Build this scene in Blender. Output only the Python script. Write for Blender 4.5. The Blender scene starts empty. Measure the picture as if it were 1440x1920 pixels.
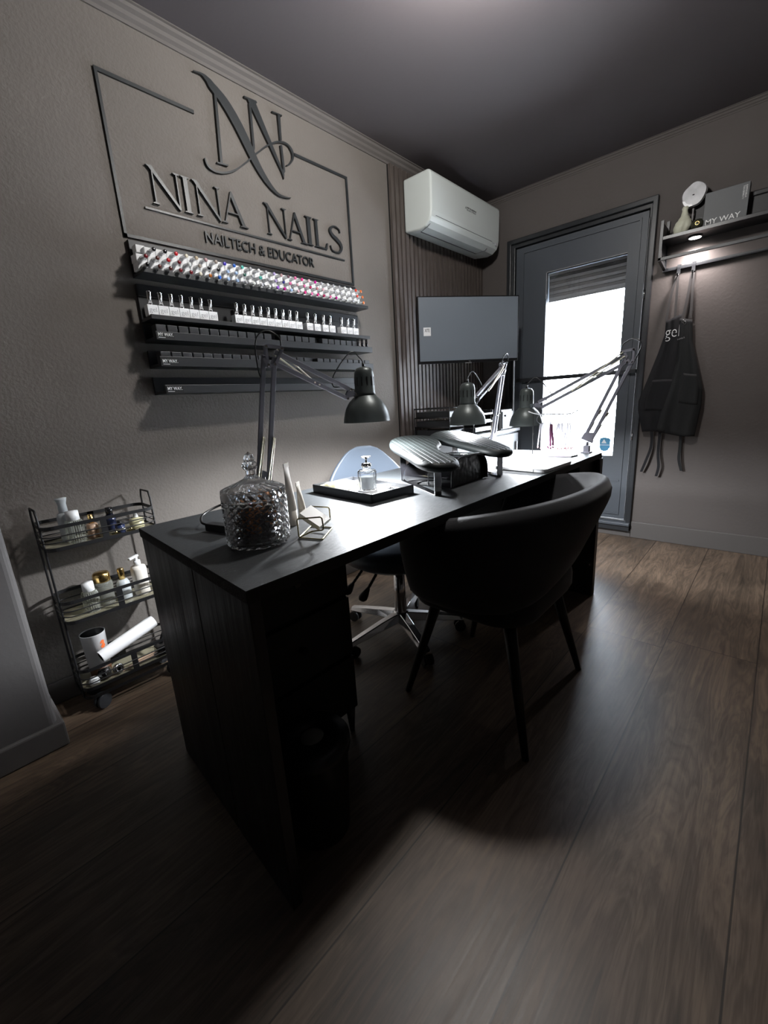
import bpy, bmesh, math, random
from mathutils import Vector, Matrix

PI = math.pi
S = bpy.context.scene
COL = S.collection
random.seed(7)

# ------------------------------------------------------------------ camera, sky, lights, exposure
cam = bpy.data.cameras.new('camera')
cam.sensor_fit = 'HORIZONTAL'
cam.sensor_width = 36.0
cam.lens = 36.0 * 798.7 / 1440.0
cam.clip_start = 0.02
cam_ob = bpy.data.objects.new('camera', cam)
COL.objects.link(cam_ob)
cam_ob.matrix_world = Matrix.Translation((0, 0, 1.05)) @ Matrix([[0.74022245, -0.12538302, 0.66056781], [0.66986593, 0.22210327, -0.70848414], [-0.05788239, 0.96692773, 0.24839564]]).to_4x4()
S.camera = cam_ob
S.view_settings.view_transform = 'Standard'
S.view_settings.look = 'None'
S.view_settings.gamma = 1.0
S.view_settings.use_curve_mapping = False
EXPOSURE = -0.08
CEILING_W = 15.5
DESK_W = 130.0
PUCK_W = 3.6
SKY = 38.0
S.view_settings.exposure = EXPOSURE

world = bpy.data.worlds.new('daylight')
S.world = world
world.use_nodes = True
bg = world.node_tree.nodes['Background']
bg.inputs[0].default_value = (0.86, 0.92, 1.0, 1)
bg.inputs[1].default_value = SKY

def lamp(name, kind, loc, power, color, parent=None, size=0.05, direction=None, spot=None, blend=0.5):
    l = bpy.data.lights.new(name, kind)
    l.energy = power
    l.color = color
    if kind == 'AREA':
        l.shape = 'DISK'
        l.size = size
    else:
        l.shadow_soft_size = size
    if spot:
        l.spot_size = spot
        l.spot_blend = blend
    o = bpy.data.objects.new(name, l)
    COL.objects.link(o)
    if parent:
        o.parent = parent
        loc = Vector(loc) - wloc(parent)
    o.location = loc
    if direction:
        o.rotation_euler = Vector(direction).to_track_quat('-Z', 'Y').to_euler()
    return o

def wloc(o):
    v = Vector((0, 0, 0))
    while o:
        v += o.location
        o = o.parent
    return v

# ------------------------------------------------------------------ materials
MATS = {}
def mat(name, color, rough=0.5, metal=0.0, spec=0.5, bump=0.0, bscale=200.0, var=0.0, vscale=6.0,
        trans=0.0, ior=1.45, alpha=1.0, emit=None, estr=0.0, sheen=0.0, coat=0.0, detail=4.0, rvar=0.0, stretch=None):
    m = bpy.data.materials.new(name)
    m.use_nodes = True
    nt = m.node_tree
    b = nt.nodes['Principled BSDF']
    b.inputs['Base Color'].default_value = (*color, 1)
    b.inputs['Roughness'].default_value = rough
    b.inputs['Metallic'].default_value = metal
    b.inputs['Specular IOR Level'].default_value = spec
    b.inputs['Transmission Weight'].default_value = trans
    b.inputs['IOR'].default_value = ior
    b.inputs['Alpha'].default_value = alpha
    b.inputs['Sheen Weight'].default_value = sheen
    b.inputs['Coat Weight'].default_value = coat
    if emit:
        b.inputs['Emission Color'].default_value = (*emit, 1)
        b.inputs['Emission Strength'].default_value = estr
    if bump or var or rvar:
        tc = nt.nodes.new('ShaderNodeTexCoord')
        src = tc.outputs['Object']
        if stretch:
            mp = nt.nodes.new('ShaderNodeMapping')
            mp.inputs['Scale'].default_value = stretch
            nt.links.new(src, mp.inputs['Vector'])
            src = mp.outputs['Vector']
    if bump:
        n = nt.nodes.new('ShaderNodeTexNoise')
        n.inputs['Scale'].default_value = bscale
        n.inputs['Detail'].default_value = detail
        nt.links.new(src, n.inputs['Vector'])
        bp = nt.nodes.new('ShaderNodeBump')
        bp.inputs['Strength'].default_value = bump
        bp.inputs['Distance'].default_value = 0.004
        nt.links.new(n.outputs['Fac'], bp.inputs['Height'])
        nt.links.new(bp.outputs['Normal'], b.inputs['Normal'])
    if var or rvar:
        n2 = nt.nodes.new('ShaderNodeTexNoise')
        n2.inputs['Scale'].default_value = vscale
        n2.inputs['Detail'].default_value = 6
        nt.links.new(src, n2.inputs['Vector'])
        if var:
            r = nt.nodes.new('ShaderNodeValToRGB')
            r.color_ramp.elements[0].position = 0.3
            r.color_ramp.elements[1].position = 0.7
            r.color_ramp.elements[0].color = (*[c * (1 - var) for c in color], 1)
            r.color_ramp.elements[1].color = (*[min(1, c * (1 + var)) for c in color], 1)
            nt.links.new(n2.outputs['Fac'], r.inputs['Fac'])
            nt.links.new(r.outputs['Color'], b.inputs['Base Color'])
        if rvar:
            mr = nt.nodes.new('ShaderNodeMapRange')
            mr.inputs['To Min'].default_value = rough - rvar
            mr.inputs['To Max'].default_value = rough + rvar
            nt.links.new(n2.outputs['Fac'], mr.inputs['Value'])
            nt.links.new(mr.outputs['Result'], b.inputs['Roughness'])
    MATS[name] = m
    return m

def pane_mat(name, tint=(1, 1, 1), gloss=0.08, rough=0.02, bump=0.0, bscale=60):
    """thin clear sheet: mostly see-through with a faint mirror"""
    m = bpy.data.materials.new(name)
    m.use_nodes = True
    nt = m.node_tree
    nt.nodes.remove(nt.nodes['Principled BSDF'])
    out = nt.nodes['Material Output']
    t = nt.nodes.new('ShaderNodeBsdfTransparent')
    t.inputs[0].default_value = (*tint, 1)
    g = nt.nodes.new('ShaderNodeBsdfGlossy')
    g.inputs['Roughness'].default_value = rough
    fr = nt.nodes.new('ShaderNodeFresnel')
    fr.inputs['IOR'].default_value = 1.5
    ad = nt.nodes.new('ShaderNodeMath')
    ad.operation = 'ADD'
    ad.inputs[1].default_value = gloss
    ad.use_clamp = True
    nt.links.new(fr.outputs[0], ad.inputs[0])
    mx = nt.nodes.new('ShaderNodeMixShader')
    nt.links.new(ad.outputs[0], mx.inputs[0])
    nt.links.new(t.outputs[0], mx.inputs[1])
    nt.links.new(g.outputs[0], mx.inputs[2])
    nt.links.new(mx.outputs[0], out.inputs[0])
    if bump:
        tc = nt.nodes.new('ShaderNodeTexCoord')
        n = nt.nodes.new('ShaderNodeTexNoise')
        n.inputs['Scale'].default_value = bscale
        nt.links.new(tc.outputs['Object'], n.inputs['Vector'])
        bp = nt.nodes.new('ShaderNodeBump')
        bp.inputs['Strength'].default_value = bump
        nt.links.new(n.outputs['Fac'], bp.inputs['Height'])
        nt.links.new(bp.outputs['Normal'], g.inputs['Normal'])
        nt.links.new(bp.outputs['Normal'], fr.inputs['Normal'])
    MATS[name] = m
    return m

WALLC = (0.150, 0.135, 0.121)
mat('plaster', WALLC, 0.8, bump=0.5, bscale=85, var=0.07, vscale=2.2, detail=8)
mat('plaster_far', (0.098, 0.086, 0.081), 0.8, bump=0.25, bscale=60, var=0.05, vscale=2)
mat('plaster_unseen', (0.05, 0.046, 0.044), 0.85)
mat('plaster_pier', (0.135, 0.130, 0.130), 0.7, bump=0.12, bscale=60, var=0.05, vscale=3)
mat('ceiling_paint', (0.102, 0.089, 0.094), 0.85, bump=0.08, bscale=70)
mat('cornice_paint', (0.12, 0.108, 0.102), 0.7)
mat('skirting', (0.13, 0.125, 0.123), 0.5)
mat('skirting_dark', (0.10, 0.092, 0.088), 0.5)
mat('slat_wood', (0.085, 0.070, 0.062), 0.55, bump=0.2, bscale=30, var=0.25, vscale=9, stretch=(6, 6, 0.8))
mat('slat_felt', (0.006, 0.006, 0.006), 0.95)
mat('door_grey', (0.064, 0.073, 0.086), 0.45, bump=0.05, bscale=150)
mat('door_frame', (0.02, 0.022, 0.025), 0.35)
mat('shutter', (0.045, 0.04, 0.036), 0.6)
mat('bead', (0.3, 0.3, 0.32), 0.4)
pane_mat('window_glass', (0.97, 0.985, 1.0), 0.0)
mat('sticker_blue', (0.08, 0.32, 0.55), 0.5)
mat('sticker_white', (0.8, 0.85, 0.9), 0.5)
mat('black_matte', (0.012, 0.012, 0.013), 0.5)
mat('black_satin', (0.016, 0.017, 0.019), 0.32)
mat('ledge_black', (0.018, 0.019, 0.021), 0.42)
mat('letter_black', (0.022, 0.025, 0.027), 0.40)
mat('ac_white', (0.60, 0.64, 0.62), 0.3)
mat('ac_grey', (0.52, 0.52, 0.56), 0.35)
mat('ac_line', (0.12, 0.12, 0.14), 0.5)
mat('logo_grey', (0.06, 0.06, 0.065), 0.5)
mat('screen', (0.165, 0.19, 0.22), 0.38, spec=0.7)  # base colour lightened to carry the window's hazy reflection
mat('screen_bezel', (0.008, 0.008, 0.009), 0.3)
mat('white_paper', (0.85, 0.85, 0.86), 0.6)
mat('white_plastic', (0.78, 0.79, 0.80), 0.3)
mat('bottle_white', (0.95, 0.96, 0.97), 0.3)
mat('box_black', (0.032, 0.034, 0.037), 0.4)
mat('ink_black', (0.01, 0.01, 0.01), 0.5)
mat('ink_white', (0.85, 0.85, 0.85), 0.5)
mat('ink_grey', (0.35, 0.35, 0.36), 0.5)
mat('ink_orange', (0.75, 0.16, 0.04), 0.5)
mat('desk_top', (0.026, 0.029, 0.031), 0.47, spec=0.6, bump=0.3, bscale=45, rvar=0.09, vscale=22, stretch=(9, 0.7, 9))
mat('desk_side', (0.012, 0.011, 0.011), 0.45, bump=0.5, bscale=11, rvar=0.16, vscale=5, stretch=(4, 4, 0.45))
mat('desk_edge', (0.030, 0.029, 0.028), 0.75, bump=1.0, bscale=190)
mat('desk_dark', (0.006, 0.006, 0.006), 0.6)
mat('lamp_grey', (0.055, 0.064, 0.062), 0.40, metal=0.3)
mat('lamp_white', (0.85, 0.86, 0.88), 0.5)
mat('arm_grey', (0.15, 0.15, 0.175), 0.40, metal=0.2)
mat('chrome', (0.72, 0.72, 0.73), 0.10, metal=1.0)
mat('steel', (0.45, 0.45, 0.46), 0.25, metal=1.0)
mat('spring', (0.68, 0.64, 0.52), 0.3, metal=1.0, bump=0.8, bscale=600)
mat('cable', (0.01, 0.01, 0.01), 0.35)
mat('bulb', (1, 1, 1), 0.4, emit=(0.93, 0.97, 1.0), estr=30)
mat('opal', (1, 1, 1), 0.4, emit=(1.0, 0.97, 0.93), estr=4)
mat('puck_light', (1, 1, 1), 0.4, emit=(1.0, 0.97, 0.93), estr=12)
mat('velvet', (0.006, 0.006, 0.008), 0.85, sheen=0.12, bump=0.1, bscale=300)
mat('chair_leg', (0.008, 0.007, 0.007), 0.42)
mat('blue_leather', (0.070, 0.086, 0.110), 0.33, bump=0.1, bscale=350)
mat('black_leather', (0.009, 0.011, 0.011), 0.52, spec=0.25)
mat('black_gloss', (0.006, 0.006, 0.007), 0.07, coat=0.5)
mat('glass', (1, 1, 1), 0.0, trans=1.0, ior=1.48)
mat('cut_crystal', (0.97, 0.98, 1.0), 0.0, trans=0.95, ior=1.5)
mat('candle_dark', (0.03, 0.012, 0.006), 0.35, bump=0.4, bscale=60, var=0.5, vscale=40)
mat('amber', (0.35, 0.13, 0.03), 0.2, coat=0.5, var=0.4, vscale=60)
mat('gold', (0.80, 0.56, 0.22), 0.22, metal=1.0)
mat('brass', (0.52, 0.45, 0.26), 0.25, metal=1.0)
mat('cream', (0.74, 0.70, 0.64), 0.42)
mat('beige', (0.46, 0.42, 0.36), 0.4)
mat('paper_bright', (0.86, 0.84, 0.80), 0.55)
mat('frosted', (0.70, 0.75, 0.78), 0.35, trans=0.35)
mat('clear_liquid', (0.86, 0.88, 0.80), 0.06, trans=0.85, ior=1.2)
mat('pale_yellow', (0.70, 0.66, 0.42), 0.3, trans=0.2)
mat('peach', (0.72, 0.50, 0.36), 0.3, trans=0.2)
mat('navy', (0.02, 0.03, 0.08), 0.2)
mat('mesh_black', (0.01, 0.01, 0.011), 0.45)
mat('wheel_grey', (0.03, 0.033, 0.038), 0.35)
mat('brown_wood', (0.10, 0.04, 0.015), 0.5)
mat('tray_white', (0.85, 0.86, 0.87), 0.25)
mat('sand', (0.22, 0.20, 0.12), 0.5)
mat('unit_grey', (0.15, 0.16, 0.17), 0.4)
mat('unit_white', (0.22, 0.235, 0.25), 0.35)
mat('apron_cloth', (0.009, 0.009, 0.011), 0.9, bump=0.3, bscale=500)
mat('apron_light', (0.013, 0.014, 0.015), 0.85, bump=0.3, bscale=500)
mat('box_grey', (0.085, 0.09, 0.095), 0.5)
mat('ceramic', (0.60, 0.60, 0.48), 0.4)
mat('agate', (0.45, 0.45, 0.47), 0.25, var=0.3, vscale=14)
mat('agate_rim', (0.05, 0.04, 0.04), 0.4, bump=0.8, bscale=50)
mat('crystal_white', (0.95, 0.95, 0.97), 0.3)
mat('dark_vase', (0.05, 0.05, 0.035), 0.3, metal=0.3)
mat('acrylic', (0.30, 0.27, 0.29), 0.15, trans=0.3)
mat('tip_clear', (0.72, 0.70, 0.74), 0.12, trans=0.55, ior=1.2)
mat('tip_pink', (0.50, 0.30, 0.32), 0.2)
mat('tip_purple', (0.08, 0.02, 0.05), 0.2)
mat('tray_floor', (0.26, 0.24, 0.17), 0.25)
mat('bin_dark', (0.014, 0.014, 0.014), 0.4)
mat('bag_pale', (0.20, 0.20, 0.18), 0.6, bump=0.8, bscale=20)

def floor_mat():
    m = bpy.data.materials.new('floor_oak')
    m.use_nodes = True
    nt = m.node_tree
    N, L = nt.nodes, nt.links
    b = N['Principled BSDF']
    tc = N.new('ShaderNodeTexCoord')
    sep = N.new('ShaderNodeSeparateXYZ')
    L.new(tc.outputs['Object'], sep.inputs[0])
    def math_(op, a, bb=None, c=None):
        n = N.new('ShaderNodeMath'); n.operation = op
        for i, v in enumerate((a, bb, c)):
            if v is None: continue
            if isinstance(v, (int, float)): n.inputs[i].default_value = v
            else: L.new(v, n.inputs[i])
        return n.outputs[0]
    PW, PL = 0.2935, 1.9
    u = math_('DIVIDE', math_('ADD', sep.outputs['X'], 0.534), PW)
    col = math_('FLOOR', u)
    fu = math_('SUBTRACT', u, col)
    off = math_('MULTIPLY', math_('SINE', math_('MULTIPLY', col, 12.9898)), 43.7)
    off = math_('FRACT', off)
    # board ends seen at y = 1.07 (third lane) and 0.765 (fourth lane)
    v = math_('ADD', math_('DIVIDE', sep.outputs['Y'], PL), off)
    row = math_('FLOOR', v)
    fv = math_('SUBTRACT', v, row)
    def edge(f, w):
        a = math_('LESS_THAN', f, w)
        c = math_('GREATER_THAN', f, 1 - w)
        return math_('MAXIMUM', a, c)
    seam = math_('MAXIMUM', edge(fu, 0.0062), edge(fv, 0.0010))
    idn = math_('ADD', math_('MULTIPLY', col, 7.31), math_('MULTIPLY', row, 3.77))
    wn = N.new('ShaderNodeTexWhiteNoise'); wn.noise_dimensions = '1D'
    L.new(idn, wn.inputs['W'])
    comb = N.new('ShaderNodeCombineXYZ')
    L.new(sep.outputs['X'], comb.inputs[0])
    L.new(sep.outputs['Y'], comb.inputs[1])
    L.new(math_('MULTIPLY', wn.outputs['Value'], 20.0), comb.inputs[2])
    mp = N.new('ShaderNodeMapping'); mp.inputs['Scale'].default_value = (7.5, 0.85, 1)
    L.new(comb.outputs[0], mp.inputs[0])
    wv = N.new('ShaderNodeTexNoise'); wv.inputs['Scale'].default_value = 1.6; wv.inputs['Detail'].default_value = 5; wv.inputs['Distortion'].default_value = 1.6
    L.new(mp.outputs[0], wv.inputs[0])
    mp2 = N.new('ShaderNodeMapping'); mp2.inputs['Scale'].default_value = (95, 3.2, 1)
    L.new(comb.outputs[0], mp2.inputs[0])
    fine = N.new('ShaderNodeTexNoise'); fine.inputs['Scale'].default_value = 1.0; fine.inputs['Detail'].default_value = 8; fine.inputs['Distortion'].default_value = 0.6
    L.new(mp2.outputs[0], fine.inputs[0])
    rings = math_('FRACT', math_('MULTIPLY', wv.outputs[0], 9.0))
    rings = math_('ABSOLUTE', math_('SUBTRACT', rings, 0.5))
    mp4 = N.new('ShaderNodeMapping'); mp4.inputs['Scale'].default_value = (330, 11, 1)
    L.new(comb.outputs[0], mp4.inputs[0])
    pore = N.new('ShaderNodeTexNoise'); pore.inputs['Scale'].default_value = 1.0; pore.inputs['Detail'].default_value = 4
    L.new(mp4.outputs[0], pore.inputs[0])
    pr = N.new('ShaderNodeMapRange'); pr.inputs['From Min'].default_value = 0.52; pr.inputs['From Max'].default_value = 0.66
    L.new(pore.outputs[0], pr.inputs[0])
    cloud = N.new('ShaderNodeTexNoise'); cloud.inputs['Scale'].default_value = 3.2; cloud.inputs['Detail'].default_value = 4
    L.new(comb.outputs[0], cloud.inputs[0])
    g = math_('ADD', math_('MULTIPLY', wv.outputs[0], 0.50), math_('ADD', math_('MULTIPLY', fine.outputs[0], 0.42), math_('MULTIPLY', rings, 0.30)))
    g = math_('SUBTRACT', math_('ADD', g, math_('MULTIPLY', math_('SUBTRACT', cloud.outputs[0], 0.5), 0.40)), math_('MULTIPLY', pr.outputs[0], 0.07))
    r = N.new('ShaderNodeValToRGB')
    e = r.color_ramp.elements
    e[0].position = 0.22; e[0].color = (0.022, 0.0165, 0.012, 1)
    e[1].position = 0.86; e[1].color = (0.20, 0.142, 0.098, 1)
    x = e.new(0.50); x.color = (0.084, 0.060, 0.042, 1)
    L.new(g, r.inputs[0])
    hsv = N.new('ShaderNodeHueSaturation')
    L.new(r.outputs[0], hsv.inputs['Color'])
    L.new(math_('ADD', math_('MULTIPLY', wn.outputs['Value'], 0.35), 0.86), hsv.inputs['Value'])
    # knots
    kn = N.new('ShaderNodeTexNoise'); kn.inputs['Scale'].default_value = 2.6; kn.inputs['Detail'].default_value = 3
    mp3 = N.new('ShaderNodeMapping'); mp3.inputs['Scale'].default_value = (2.2, 1.0, 1)
    L.new(comb.outputs[0], mp3.inputs[0]); L.new(mp3.outputs[0], kn.inputs[0])
    kk = N.new('ShaderNodeMapRange'); kk.inputs['From Min'].default_value = 0.66; kk.inputs['From Max'].default_value = 0.74
    L.new(kn.outputs[0], kk.inputs[0])
    mx = N.new('ShaderNodeMix'); mx.data_type = 'RGBA'
    L.new(math_('MULTIPLY', kk.outputs[0], 0.5), mx.inputs[0]); L.new(hsv.outputs[0], mx.inputs[6]); mx.inputs[7].default_value = (0.03, 0.018, 0.012, 1)
    mx2 = N.new('ShaderNodeMix'); mx2.data_type = 'RGBA'
    L.new(math_('MULTIPLY', seam, 0.85), mx2.inputs[0]); L.new(mx.outputs[2], mx2.inputs[6]); mx2.inputs[7].default_value = (0.012, 0.008, 0.006, 1)
    L.new(mx2.outputs[2], b.inputs['Base Color'])
    b.inputs['Roughness'].default_value = 0.42
    rr = N.new('ShaderNodeMapRange'); rr.inputs['To Min'].default_value = 0.33; rr.inputs['To Max'].default_value = 0.50
    L.new(fine.outputs[0], rr.inputs[0]); L.new(rr.outputs[0], b.inputs['Roughness'])
    b.inputs['Specular IOR Level'].default_value = 0.5
    h = math_('SUBTRACT', math_('MULTIPLY', g, 0.18), math_('MULTIPLY', seam, 2.0))
    bp = N.new('ShaderNodeBump'); bp.inputs['Strength'].default_value = 0.4; bp.inputs['Distance'].default_value = 0.0012
    L.new(h, bp.inputs['Height']); L.new(bp.outputs[0], b.inputs['Normal'])
    MATS['floor'] = m
floor_mat()

# ------------------------------------------------------------------ geometry helpers
class MB:
    def __init__(self):
        self.v = []; self.f = []; self.s = []; self.n = 0
    def add(self, vs, fs, smooth=False):
        o = len(self.v)
        self.v += [tuple(p) for p in vs]
        self.f += [tuple(i + o for i in f) for f in fs]
        self.s += [smooth] * len(fs)
        return self
    def box(self, x0, y0, z0, x1, y1, z1):
        e = 0.00011 * (self.n % 4); self.n += 1      # keep touching boxes from sharing a plane
        x0 -= e; y0 -= e; x1 += e; y1 += e; z1 += e
        vs = [(x, y, z) for z in (z0, z1) for y in (y0, y1) for x in (x0, x1)]
        return self.add(vs, [(0, 2, 3, 1), (4, 5, 7, 6), (0, 1, 5, 4), (2, 6, 7, 3), (0, 4, 6, 2), (1, 3, 7, 5)])
    def bar(self, a, b, w, h, up=(0, 0, 1)):
        a, b, up = Vector(a), Vector(b), Vector(up)
        d = (b - a).normalized()
        s = d.cross(up)
        if s.length < 1e-4: s = d.cross(Vector((1, 0, 0)))
        s.normalize(); u = s.cross(d).normalized()
        vs = []
        for p in (a, b):
            for i, j in ((-1, -1), (1, -1), (1, 1), (-1, 1)):
                vs.append(p + s * (i * w / 2) + u * (j * h / 2))
        return self.add(vs, [(3, 2, 1, 0), (4, 5, 6, 7), (0, 1, 5, 4), (1, 2, 6, 5), (2, 3, 7, 6), (3, 0, 4, 7)])
    def tube(self, pts, r, n=8, closed=False, cap=True):
        pts = [Vector(p) for p in pts]
        m = len(pts)
        rs = r if isinstance(r, (list, tuple)) else [r] * m
        vs = []; prev = None
        for i, p in enumerate(pts):
            a = pts[i - 1] if (i > 0 or closed) else p
            b = pts[(i + 1) % m] if (i < m - 1 or closed) else p
            d = (b - a)
            if d.length < 1e-9: d = Vector((0, 0, 1))
            d.normalize()
            if prev is None:
                ref = Vector((0, 0, 1)) if abs(d.z) < 0.9 else Vector((1, 0, 0))
                s = d.cross(ref).normalized()
            else:
                s = (prev - d * prev.dot(d))
                if s.length < 1e-6: s = d.cross(Vector((0.3, 0.5, 1)))
                s.normalize()
            prev = s
            t = d.cross(s)
            for k in range(n):
                an = 2 * PI * k / n
                vs.append(p + (s * math.cos(an) + t * math.sin(an)) * rs[i])
        fs = []
        for i in range(m if closed else m - 1):
            j = (i + 1) % m
            for k in range(n):
                fs.append((i * n + k, i * n + (k + 1) % n, j * n + (k + 1) % n, j * n + k))
        self.add(vs, fs, True)
        if cap and not closed:
            self.add(vs[:n], [tuple(range(n))[::-1]])
            self.add(vs[-n:], [tuple(range(n))])
        return self
    def lathe(self, prof, c, n=32, axis=(0, 0, 1), smooth=True, sx=1.0, sy=1.0):
        """prof: (radius, height) pairs; closed ends where radius is 0"""
        c = Vector(c); ax = Vector(axis).normalized()
        q = Vector((0, 0, 1)).rotation_difference(ax)
        vs = []; fs = []
        for r, h in prof:
            for k in range(n):
                a = 2 * PI * k / n
                vs.append(c + q @ Vector((r * sx * math.cos(a), r * sy * math.sin(a), h)))
        for i in range(len(prof) - 1):
            for k in range(n):
                fs.append((i * n + k, i * n + (k + 1) % n, (i + 1) * n + (k + 1) % n, (i + 1) * n + k))
        if prof[0][0] > 0: fs.append(tuple(range(n))[::-1])
        if prof[-1][0] > 0:
            o = (len(prof) - 1) * n
            fs.append(tuple(range(o, o + n)))
        return self.add(vs, fs, smooth)
    def cyl(self, a, b, r, n=20, smooth=True, r2=None):
        a, b = Vector(a), Vector(b)
        r2 = r if r2 is None else r2
        L = (b - a).length
        self.lathe([(r, 0), (r2, L)], a, n, (b - a), smooth)
        k = 2
        for i in (1, 2): self.s[-i] = False
        return self
    def prism(self, poly, o, u, v, d):
        """2-D polygon (u,v coordinates) extruded by vector d"""
        o, u, v, d = Vector(o), Vector(u), Vector(v), Vector(d)
        d = d + d.normalized() * (0.00018 * (self.n % 5)); self.n += 1
        n = len(poly)
        p = [o + u * a + v * b for a, b in poly]
        vs = p + [q + d for q in p]
        fs = [tuple(range(n))[::-1], tuple(range(n, 2 * n))]
        fs += [(i, (i + 1) % n, (i + 1) % n + n, i + n) for i in range(n)]
        return self.add(vs, fs)
    def strip(self, A, B, d):
        """ribbon between polylines A and B thickened by vector d"""
        n = len(A); d = Vector(d); d = d + d.normalized() * (0.00025 * (self.n % 5)); self.n += 1
        A = [Vector(p) for p in A]; B = [Vector(p) for p in B]
        vs = A + B + [p + d for p in A] + [p + d for p in B]
        fs = []
        for i in range(n - 1):
            fs += [(i, i + 1, n + i + 1, n + i), (2 * n + i, 3 * n + i, 3 * n + i + 1, 2 * n + i + 1),
                   (i, 2 * n + i, 2 * n + i + 1, i + 1), (n + i, n + i + 1, 3 * n + i + 1, 3 * n + i)]
        fs += [(0, n, 3 * n, 2 * n), (n - 1, 3 * n - 1, 4 * n - 1, 2 * n - 1)]
        return self.add(vs, fs)
    def grid(self, fn, nu, nv, thick=None, smooth=True):
        P = [[Vector(fn(i / nu, j / nv)) for j in range(nv + 1)] for i in range(nu + 1)]
        vs = [p for row in P for p in row]
        W = nv + 1
        fs = [(i * W + j, (i + 1) * W + j, (i + 1) * W + j + 1, i * W + j + 1) for i in range(nu) for j in range(nv)]
        if thick is None:
            return self.add(vs, fs, smooth)
        nrm = []
        for i in range(nu + 1):
            for j in range(nv + 1):
                a = P[min(i + 1, nu)][j] - P[max(i - 1, 0)][j]
                b = P[i][min(j + 1, nv)] - P[i][max(j - 1, 0)]
                n = a.cross(b)
                nrm.append(n.normalized() if n.length > 1e-12 else Vector((0, 0, 1)))
        o = len(vs)
        th = thick if callable(thick) else (lambda u, v: thick)
        vs2 = [vs[k] - nrm[k] * th((k // W) / nu, (k % W) / nv) for k in range(o)]
        fs2 = [tuple(x + o for x in f[::-1]) for f in fs]
        side = []
        for i in range(nu):
            side += [(i * W, i * W + o, (i + 1) * W + o, (i + 1) * W), (i * W + nv, (i + 1) * W + nv, (i + 1) * W + nv + o, i * W + nv + o)]
        for j in range(nv):
            side += [(j, j + 1, j + 1 + o, j + o), (nu * W + j, nu * W + j + o, nu * W + j + 1 + o, nu * W + j + 1)]
        return self.add(vs + vs2, fs + fs2 + side, smooth)
    def sphere(self, c, r, n=16, m=10, sx=1, sy=1, sz=1):
        prof = [(r * math.sin(PI * i / m), -r * math.cos(PI * i / m) * sz) for i in range(m + 1)]
        prof[0] = (0, prof[0][1]); prof[-1] = (0, prof[-1][1])
        return self.lathe(prof, c, n, sx=sx, sy=sy)

def obj(name, mb, material, parent=None, bevel=0, seg=2, smooth_angle=None, weld=False):
    me = bpy.data.meshes.new(name)
    off = wloc(parent) if parent else Vector((0, 0, 0))
    me.from_pydata([tuple(Vector(p) - off) for p in mb.v], [], mb.f)
    me.polygons.foreach_set('use_smooth', mb.s)
    if bevel or weld:
        bm = bmesh.new(); bm.from_mesh(me)
        if weld: bmesh.ops.remove_doubles(bm, verts=bm.verts, dist=0.00005)
        if bevel:
            ed = [e for e in bm.edges if len(e.link_faces) == 2 and e.calc_face_angle(0) > 0.6]
            bmesh.ops.bevel(bm, geom=ed, offset=bevel, segments=seg, affect='EDGES', profile=0.5, clamp_overlap=True)
        bmesh.ops.recalc_face_normals(bm, faces=bm.faces)
        bm.to_mesh(me); bm.free()
    me.materials.append(MATS[material])
    me.update()
    o = bpy.data.objects.new(name, me)
    COL.objects.link(o)
    if parent: o.parent = parent
    return o

def recalc(o):
    bm = bmesh.new(); bm.from_mesh(o.data)
    bmesh.ops.remove_doubles(bm, verts=bm.verts, dist=0.00002)
    bmesh.ops.recalc_face_normals(bm, faces=bm.faces)
    bm.to_mesh(o.data); bm.free()
    return o

def tag(o, label, cat, group=None, kind=None):
    o['label'] = label; o['category'] = cat
    if group: o['group'] = group
    if kind: o['kind'] = kind
    return o

def thing(name, label, cat, loc=(0, 0, 0), group=None):
    o = bpy.data.objects.new(name, None)
    o.empty_display_size = 0.05
    COL.objects.link(o)
    o.location = loc
    return tag(o, label, cat, group)

def struct(name, mb, material, parent=None, **k):
    o = obj(name, mb, material, parent, **k)
    if not parent: o['kind'] = 'structure'
    return o

def dup(root, loc=None, rotz=None, label=None, group=None):
    r = root.copy(); COL.objects.link(r)
    if loc is not None: r.location = loc
    if rotz is not None: r.rotation_euler = (0, 0, rotz)
    if label: r['label'] = label
    if group: r['group'] = group
    for ch in list(root.children):
        c = ch.copy(); COL.objects.link(c); c.parent = r
        for g in list(ch.children):
            d = g.copy(); COL.objects.link(d); d.parent = c
    return r

_txt = {}
def text_geo(s, bold=0.0, spacing=1.0):
    key = (s, bold, spacing)
    if key not in _txt:
        cu = bpy.data.curves.new('t', 'FONT')
        cu.body = s; cu.size = 1.0; cu.offset = bold; cu.resolution_u = 3; cu.space_character = spacing
        cu.fill_mode = 'FRONT'
        o = bpy.data.objects.new('t', cu)
        COL.objects.link(o)
        dg = bpy.context.evaluated_depsgraph_get()
        me = bpy.data.meshes.new_from_object(o.evaluated_get(dg))
        v = [(p.co.x, p.co.y) for p in me.vertices]
        f = [tuple(p.vertices) for p in me.polygons]
        # boundary edges for thickness
        cnt = {}
        for q in f:
            for i in range(len(q)):
                a, b = q[i], q[(i + 1) % len(q)]
                cnt[(a, b)] = cnt.get((a, b), 0) + 1
        be = [(a, b) for (a, b) in cnt if (b, a) not in cnt]
        bpy.data.objects.remove(o); bpy.data.curves.remove(cu); bpy.data.meshes.remove(me)
        x0 = min(p[0] for p in v); x1 = max(p[0] for p in v)
        y0 = min(p[1] for p in v); y1 = max(p[1] for p in v)
        _txt[key] = (v, f, be, (x0, x1, y0, y1))
    return _txt[key]

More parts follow.
